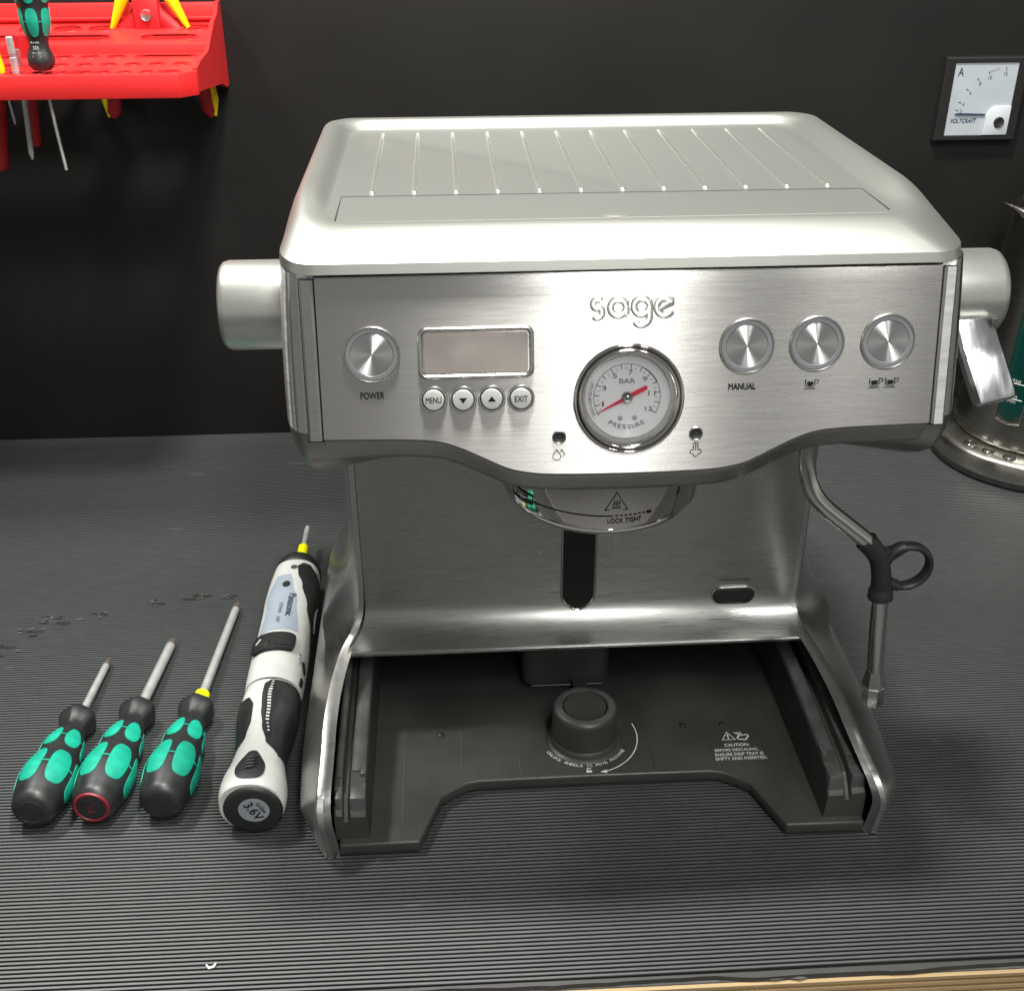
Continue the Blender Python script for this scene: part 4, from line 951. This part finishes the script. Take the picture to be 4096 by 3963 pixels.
# ------------------------------------------------------------------ red tool rack on the wall (upper left)
RX0 = -.80
rack = thing('tool_rack', 'red plastic stepped tool rack with holes, fixed to the black wall', 'tool rack')
ZL, ZU, ZT = .3985, .4062, .4310
YF = .4350
def shelf(name, y0, y1, z0, z1, cuts, xr, tilt=0.0):
    me = bpy.data.meshes.new(name); ch = .0095 if tilt == 0 else .0001
    mb = MB().prism([(RX0, y0), (xr - ch * .8, y0), (xr, y0 + ch), (xr, y1), (RX0, y1)], z0, z1); me.from_pydata(mb.v, [], mb.f)
    o = link(name, me, 'redrack', rack)
    cb = MB()
    for pts in cuts: cb.prism(pts, z0 - .01, z1 + .01)
    cm = bpy.data.meshes.new('cut'); cm.from_pydata(cb.v, [], cb.f)
    bm = bmesh.new(); bm.from_mesh(cm); bmesh.ops.recalc_face_normals(bm, faces=bm.faces); bm.to_mesh(cm); bm.free()
    c = bpy.data.objects.new('cut', cm); COL.objects.link(c)
    md = o.modifiers.new('b', 'BOOLEAN'); md.object = c; md.operation = 'DIFFERENCE'; md.solver = 'EXACT'
    dg = bpy.context.evaluated_depsgraph_get(); nm = bpy.data.meshes.new_from_object(o.evaluated_get(dg))
    o.modifiers.clear(); o.data = nm; bpy.data.objects.remove(c)
    for q in nm.vertices: q.co.z += (q.co.y - y0) * tilt
    finish(nm, 30)
    rb = MB()
    for pts in cuts:
        n = len(pts); cx = sum(p[0] for p in pts) / n; cy = sum(p[1] for p in pts) / n
        def sc(k):
            out = []
            for x, y in pts:
                d = math.hypot(x - cx, y - cy); out.append((cx + (x - cx) * (d + k) / d, cy + (y - cy) * (d + k) / d))
            return out
        rb.grid([[(x, y, z1 - .001) for x, y in pts], [(x, y, z1 + .0009) for x, y in pts], [(x, y, z1 + .0009) for x, y in sc(.0011)], [(x, y, z1 - .001) for x, y in sc(.0016)]], True)
    rb.v = [(x, y, z + (y - y0) * tilt) for x, y, z in rb.v]
    r_ = obj('hole_rims', rb, 'redrack', o, angle=30); r_['kind'] = 'stuff'
    return o
def circ(x, y, rx, ry=None, n=20): return [(x + rx * cos(2 * pi * i / n), y + (ry or rx) * sin(2 * pi * i / n)) for i in range(n)]
cl = [[(x - .2985, y + .4475) for x, y in obround(.0085, .0045)]]
for i in range(14):
    x = -.3163 - .0164 * i
    cl.append([(u + x, v + .4475) for u, v in obround(.0075, .0045)] if i % 4 == 3 else circ(x, .4475, .0050, .0048))
for i in range(12): cl.append(circ(-.2970 - .0192 * i, .4870, .0059, .0060))
for i in range(9): cl.append(circ(-.3588 - .0218 * i, .5300, .0074, .0076))
cl.append([(x - .3170, y + .5300) for x, y in obround(.0255, .0062)])
shelf('lower_shelf', YF, .5480, ZL - .003, ZL, cl, -.2820)
cu = [[(x - .3215, y + .5680) for x, y in obround(.0237, .0085)], [(x - .4240, y + .5680) for x, y in obround(.0520, .0085)], [(x - .5400, y + .5680) for x, y in obround(.0500, .0085)]]
for x in (-.3030, -.3850, -.4150, -.4450): cu.append(circ(x, .5990, .0118, .0095))
shelf('upper_shelf', .5470, .6260, ZU - .003, ZU, cu, -.2862, .12)
obj('riser', MB().box((RX0, .5462, ZL - .010), (-.2842, .5485, ZU + .0004)), 'redrack', rack, bevel=.0006)
obj('front_lip', MB().prism([(RX0, YF - .0030), (-.2895, YF - .0030), (-.2772, YF + .0100), (-.2772, YF + .0150), (-.2800, YF + .0150), (-.2905, YF + .0006), (RX0, YF + .0006)], ZL - .0170, ZL + .0010), 'redrack', rack, bevel=.0008)
side_pts = [(.4480, .3835), (.4480, .4010), (.4700, .4030), (.5200, .4040), (.5450, .4120), (.5700, .4200), (.5950, .4240), (.6100, .4320), (.6255, .4320), (.6255, .3600), (.6100, .3600), (.5800, .3680), (.5300, .3740), (.4800, .3800)]
n = len(side_pts); v = []
for q, dx in ((0, 0), (1, .0035)):
    for y, z in side_pts: v.append((-.2806 + dx - .0075 * (y - .448) / .18, y, z))
f = [tuple(range(n))[::-1], tuple(range(n, 2 * n))] + [(i, (i + 1) % n, n + (i + 1) % n, n + i) for i in range(n)]
obj('side_bracket', MB().add(v, f), 'redrack', rack, angle=30)
obj('back_strip', MB().box((RX0, .6200, ZU), (-.2865, .6258, ZT)), 'redrack', rack, bevel=.0012)
obj('back_ledge', MB().box((RX0, .6150, ZU + .0110), (-.2880, .6210, ZU + .0135)), 'redrack', rack, bevel=.0006)

# pliers standing head-up in the rack
pl = thing('pliers', 'pliers with red and yellow handles standing in the red rack', 'pliers')
def limb(P, wds, ths, m, name, dy=0.0):
    mb = MB(); rows = []; V = [Vector(p) for p in P]
    for i, p in enumerate(V):
        d = (V[min(i + 1, len(V) - 1)] - V[max(i - 1, 0)]).normalized(); sd_ = d.cross(Vector((0, 1, 0))).normalized()
        rows.append([tuple(p + sd_ * (wds[i] * cos(a)) + Vector((0, 1, 0)) * (ths[i] * sin(a) + dy)) for a in [2 * pi * j / 16 for j in range(16)]])
    mb.grid(rows, True); mb.cap(rows[0]); mb.cap(rows[-1]); return obj(name, mb, m, pl, angle=50)
YP = .604
PZ = .4230
for s_, xe in ((-1, -.3885), (1, -.3005)):
    X_ = -.3440
    limb([(X_ - s_ * .004, YP, PZ + .075), (X_ - s_ * .003, YP, PZ + .03), (X_ + s_ * .004, YP, PZ + .002), (X_ + s_ * .020, YP, PZ - .012), (X_ + s_ * .032, YP, PZ - .028), (X_ + (xe - X_) * .92, YP, PZ - .060), (xe, YP, PZ - .082), (xe + s_ * .0005, YP, PZ - .0875)],
         [.008, .009, .0095, .0085, .0080, .0078, .0072, .003], [.006, .006, .006, .006, .006, .006, .0055, .003], 'redhandle', 'handle')
    limb([(X_ + s_ * .0135, YP - .001, PZ + .040), (X_ + s_ * .0195, YP - .001, PZ + .016), (X_ + s_ * .0330, YP - .001, PZ - .0110)], [.0045, .0062, .0022], [.0068, .0072, .004], 'yel', 'handle_edge')
    limb([(X_ + (xe - X_) * .98 + s_ * .0045, YP - .001, PZ - .052), (xe + s_ * .0052, YP - .001, PZ - .072), (xe + s_ * .0040, YP - .001, PZ - .0865)], [.0022, .0034, .0016], [.0045, .005, .002], 'yel', 'handle_edge')
obj('joint_plate', MB().box((-.3560, YP - .0095, .402), (-.3330, YP - .002, .438)), 'redhandle', pl, bevel=.003)
obj('pivot_bolt', MB().lathe([(.0050, 0), (.0050, .0022), (.0044, .0032), (.0028, .0026), (.0001, .0026)], 20), 'steel', pl, Matrix(((1, 0, 0, -.3440), (0, 0, -1, YP - .0095), (0, 1, 0, .4235), (0, 0, 0, 1))))

# screwdriver standing in the rack
rs = thing('screwdriver', 'black and green screwdriver standing tip-down in the red rack', 'screwdriver', (-.3942, .4475, .4012), (R(-2), R(1), 0))
rs.scale = (.84, .84, .84)
def sec2(y): r = cat(HP, .103 - y) * .93; return (r, r, 0, 0)
ZR = Matrix(((1, 0, 0, 0), (0, 0, -1, 0), (0, 1, 0, 0), (0, 0, 0, 1)))
lf2 = Loft(sec2); P2 = lf2.P
def hexP(y, th, off=0.0):
    x, yy_, z = P2(y, th, off); f = 1 + (.04 * cos(6 * th) if y < .02 else 0); return (x * f, yy_, z * f)
lf2.P = hexP
def spin(mb): mb.v = [(x, -z, y) for x, y, z in mb.v]; return mb
obj('handle', spin(lf2.body([.103 * i / 60 for i in range(61)], 48)), 'grip', rs, angle=40)
for i in range(6):
    c = R(5 + 60 * i)
    obj('grip_pad', spin(lf2.patch(.0570, .0900, lambda y: c - R(21), lambda y: c + R(21), .0005, 18, 8, 3)), 'green', rs, angle=60)
    obj('grip_pad', spin(lf2.patch(.0290, .0530, lambda y: c - R(23), lambda y: c + R(23), .0005, 18, 8, 3)), 'green', rs, angle=60)
    if i in (0, 5, 1): obj('pad_link', spin(lf2.patch(.0415, .0424, lambda y: c + R(20), lambda y: c + R(42), .0004, 2, 5)), 'green', rs)
v, f = text_fit('335', .0050, .0030); mb = MB(); mb.add(v, f)
for q, tx in ((-.0045, '0,5 x 3,0'), (-.0075, '118004'), (.0045, 'Kraft')):
    v, f = text_fit(tx, .0075, .0016); mb.add(v, f, pos(0, q, 0))
obj('lettering', MB().add(mb.v, mb.f), 'white_ink', rs, Matrix(((1, 0, 0, 0), (0, 0, -1, -.0104), (0, 1, 0, .0200), (0, 0, 0, 1))) , recalc=False)
obj('shaft', MB().tube([(0, 0, .002), (.003, 0, -.05), (.0065, 0, -.090)], [.0016, .0016, .0015], 12), 'shaft', rs)
for nm, lab, x, y, z0, x1_, z1, r0, m in (('thin_rod', 'thin steel blade hanging below the red rack beside a dark red sleeve', -.4245, .487, .399, -.4295, .3250, .0022, 'shaft'),
                                       ('thin_rod', 'short thin pointed steel blade hanging below the red rack', -.4405, .487, .399, -.4375, .3530, .0012, 'shaft')):
    t = thing(nm, lab, 'screwdriver blade', (x, y, z0)); obj('shaft', MB().tube([(0, 0, .012), (0, 0, 0), (x1_ - x, 0, (z1 - z0) * .93), ((x1_ - x), 0, z1 - z0)], [r0, r0, r0, r0 * .4], 10), m, t)
for lab, x, y, z0, x1_, z1, wd in (('broad red insulated handle end hanging below the red rack', -.4600, .530, .396, -.4715, .3060, .0072), ('narrow red insulated handle end hanging below the red rack', -.4340, .530, .396, -.4390, .3260, .0060)):
    t = thing('handle_end', lab, 'tool handle', (x, y, z0))
    mb = MB(); V = [Vector((0, 0, .02)), Vector((0, 0, 0)), Vector(((x1_ - x) * .6, 0, (z1 - z0) * .6)), Vector(((x1_ - x), 0, (z1 - z0) * .97)), Vector(((x1_ - x), 0, z1 - z0))]
    mb.tube(V, [wd, wd, wd * .95, wd * .85, wd * .4], 14, squash=.7); obj('sleeve', mb, 'redhandle', t, angle=50)
t = thing('hex_bit', 'silver hexagonal driver bit standing in the red rack', 'driver bit', (-.4150, .4475, .4008))
t.scale = (.8, .8, .8)
obj('bit_body', MB().tube([(0, 0, -.006), (0, 0, .0118), (0, 0, .0124), (0, 0, .0150), (0, 0, .0156), (0, 0, .0300), (0, 0, .0308)], [.0036, .0036, .0026, .0026, .0036, .0036, .0030], 6), 'shaft', t, angle=25)
t = thing('yellow_tool', 'yellow plastic tool handle standing at the rack, cut off by the left edge', 'tool handle', (-.4265, .4480, .4008))
t.scale = (.85, .85, .85)
obj('sleeve', MB().tube([(0, 0, -.004), (0, 0, .002), (-.001, 0, .012), (-.006, 0, .035), (-.010, 0, .055)], [.0030, .0042, .0036, .0070, .0080], 16), 'yel', t, angle=50)

# ------------------------------------------------------------------ ammeter on the wall
am = thing('ammeter', 'square black framed analogue ammeter with a pale scale on the black wall', 'ammeter', T=BR @ pos(.4265, .6258, .339))
AT = Matrix(((1, 0, 0, 0), (0, 0, -1, -.0075), (0, 1, 0, 0), (0, 0, 0, 1)))
fr = MB()
def rc4(hx, hy, z): return [(-hx, -hy, z), (hx, -hy, z), (hx, hy, z), (-hx, hy, z)]
fr.grid([rc4(.040, .0385, -.0078), rc4(.040, .0385, .0010), rc4(.0388, .0373, .0022), rc4(.0312, .0340, .0022), rc4(.0305, .0332, .0008)], True)
bz = obj('bezel', MB().add(fr.v, fr.f), 'bezel', am, AT, angle=20)
pt = obj('scale_plate', MB().box((-.0306, -.0333, -.001), (.0306, .0333, .0010)), 'plate', am, AT)
obj('corner_cover', MB().prism([(.0310 - .0005, -.0331), (.0305, -.0060)] + [(.022 - .0002 * 0, -.0060)] + arc(.0180, -.0160, .0105, pi / 2, pi, 6)[1:] + [(.0066, -.0331)], .0010, .0030), 'platecover', am, AT, bevel=.0006)
obj('adjust_screw', MB().lathe([(.0050, .0030), (.0050, .0042), (.0042, .0046), (.0030, .0040), (.0001, .0040)], 24), 'rubber', am, AT @ pos(.0205, -.0210, 0))
mb = MB(); v, f = text_fit('A', .0056, .0078, offset=.01); mb.add(v, f, pos(-.0245, .0255, 0))
v, f = text_fit('VOLTCRAFT', .0255, .0042, offset=.03, shear=.2); mb.add(v, f, pos(-.0140, -.0195, 0)); v, f = text_fit('.', .0006, .0006); mb.add(v, f, pos(-.0006, -.0214, 0))
obj('lettering', MB().add(mb.v, mb.f), 'labeltxt', am, AT @ pos(0, 0, .0013), recalc=False)
mb = MB(); piv = (.0205, -.0150)
for i, (n_, a) in enumerate(((2, 173), (4, 163), (6, 146), (8, 129), (10, 114), (15, 92))):
    r0, r1 = .0415, .0445; c_, s2 = cos(R(a)), sin(R(a)); ring_strip(mb, [(piv[0] + r0 * c_, piv[1] + r0 * s2), (piv[0] + r1 * c_, piv[1] + r1 * s2)], .0007)
    v, f = text_fit(str(n_), .0018 if n_ < 10 else .0032, .0034); mb.add(v, f, pos(piv[0] + .0390 * c_, piv[1] + .0390 * s2 - .0006, 0))
for i in range(7):
    a = R(88 - i * 2.2 + 26); ring_strip(mb, [(piv[0] + .0425 * cos(a), piv[1] + .0425 * sin(a)), (piv[0] + .0445 * cos(a), piv[1] + .0445 * sin(a))], .0004)
obj('scale_marks', mb, 'rail', am, AT @ pos(0, 0, .0013), recalc=False)
obj('pointer', MB().prism([(-.0240, -.0128), (-.0195, -.0122), (.0060, -.0132), (.0060, -.0146), (-.0195, -.0140), (-.0240, -.0134)], .0016, .0024), 'labeltxt', am, AT)

# ------------------------------------------------------------------ kettle and its base (right edge)
KB = (.510, .530, 0)
kb = thing('kettle_stand', 'round steel kettle power base with a row of push buttons', 'kettle base', KB)
obj('body', MB().lathe([(.098, .0085), (.0985, .0105), (.0975, .0240), (.0955, .0268), (.0920, .0285), (.0820, .0305), (.0760, .0310), (.0001, .0310)], 96), 'kettle_base', kb, angle=40)
obj('foot_ring', MB().lathe([(.0900, 0), (.0960, .0006), (.0985, .0030), (.0985, .0084), (.0960, .0088)], 96), 'rubber', kb, angle=40)
for i, a in enumerate((203, 217, 231, 246, 261)):
    bx, by = .0862 * cos(R(a)), .0862 * sin(R(a))
    b = obj('button', MB().lathe([(.0062, .0270), (.0062, .0302), (.0058, .0306), (.0050, .0306), (.0048, .0300)], 28), 'chrome', kb, pos(bx, by, 0))
    obj('button_cap', spun_disc(.0047, .0306, -.0004, 28), 'steel', b)
    mb = MB()
    for q in (-1, 1): ring_strip(mb, [(-.0035, q * .0088), (.0035, q * .0088)], .0010)
    obj('printed_mark', mb, 'ink', kb, pos(bx * 1.0, by * 1.0, .0309) @ rotm(R(a + 90), 'Z'), recalc=False)
kt = thing('kettle', 'brushed steel kettle with a dark green water window, standing on its base', 'kettle', (KB[0], KB[1], .0312))
kpr = [(.0700, .0), (.0765, .0010), (.0775, .0040), (.0770, .0150), (.0735, .0600), (.0690, .1200), (.0640, .1800), (.0610, .2150), (.0600, .2250), (.0560, .2290), (.0001, .2320)]
obj('kettle_body', MB().lathe(kpr, 96, c0=True), 'kettle', kt, angle=40)
spm = MB(); rows = []
for t in range(9):
    u = t / 8; z = .2100 + .0215 * u ** .8; out = .0600 + .020 * u ** 1.6; hw = .016 * (1 - u) + .0030
    rows.append([(-(out - .018 * abs(q) ** 1.5 * 1.4), q * hw * 1.5, z - .006 * abs(q)) for q in [k / 6 - 1 for k in range(13)]])
spm.grid(rows); rows2 = [[(x + .0022, y, z - .0002) for x, y, z in r] for r in rows]; spm.grid(rows2); spm.grid([rows[-1], rows2[-1]])
obj('spout', spm, 'kettle', kt, angle=50)
obj('lid', MB().lathe([(.0560, .2290), (.0540, .2360), (.0300, .2420), (.0001, .2430)], 48), 'rubber', kt, angle=40)
def kcone(a, z, off): r = interp([(q[1], q[0]) for q in kpr[2:9]], z, False) + off; return (r * cos(a), r * sin(a), z)
wa = R(222); mb = MB(); rows = []
for i in range(25):
    z = .030 + .150 * i / 24; q = min(1, sqrt(max(0, 1 - max(0, (.042 - z) / .012) ** 2))) * R(8.5)
    rows.append([kcone(wa - q + 2 * q * j / 8, z, .0010) for j in range(9)])
mb.grid(rows); wi = obj('water_window', mb, 'window', kt, angle=60)
mb = MB(); ring = [kcone(wa - R(9.3), .185 - .155 * i / 24, .0012) for i in range(25)]
mb.tube(ring, .0007, 8); mb.tube([kcone(wa + R(9.3), .185 - .155 * i / 24, .0012) for i in range(25)], .0007, 8); mb.tube([kcone(wa - R(9.3) + R(18.6) * i / 12, .030 - .002 * sin(pi * i / 12), .0012) for i in range(13)], .0007, 8)
obj('window_frame', mb, 'chrome', kt, angle=60)
mb = MB()
for tx, z, wd in (('750', .0715, .0085), ('500', .0560, .0085), ('MIN', .0510, .0075)):
    v, f = text_fit(tx, wd, .0030, offset=.01); r = .0740
    mb.add([kcone(wa + x / r, z + y, .0016) for x, y, _ in v], f)
for z in (.0690, .0535): mb.tube([kcone(wa - R(7) + R(14) * i / 8, z, .0012) for i in range(9)], .0004, 6)
obj('lettering', mb, 'white_ink', kt, recalc=False, angle=80)
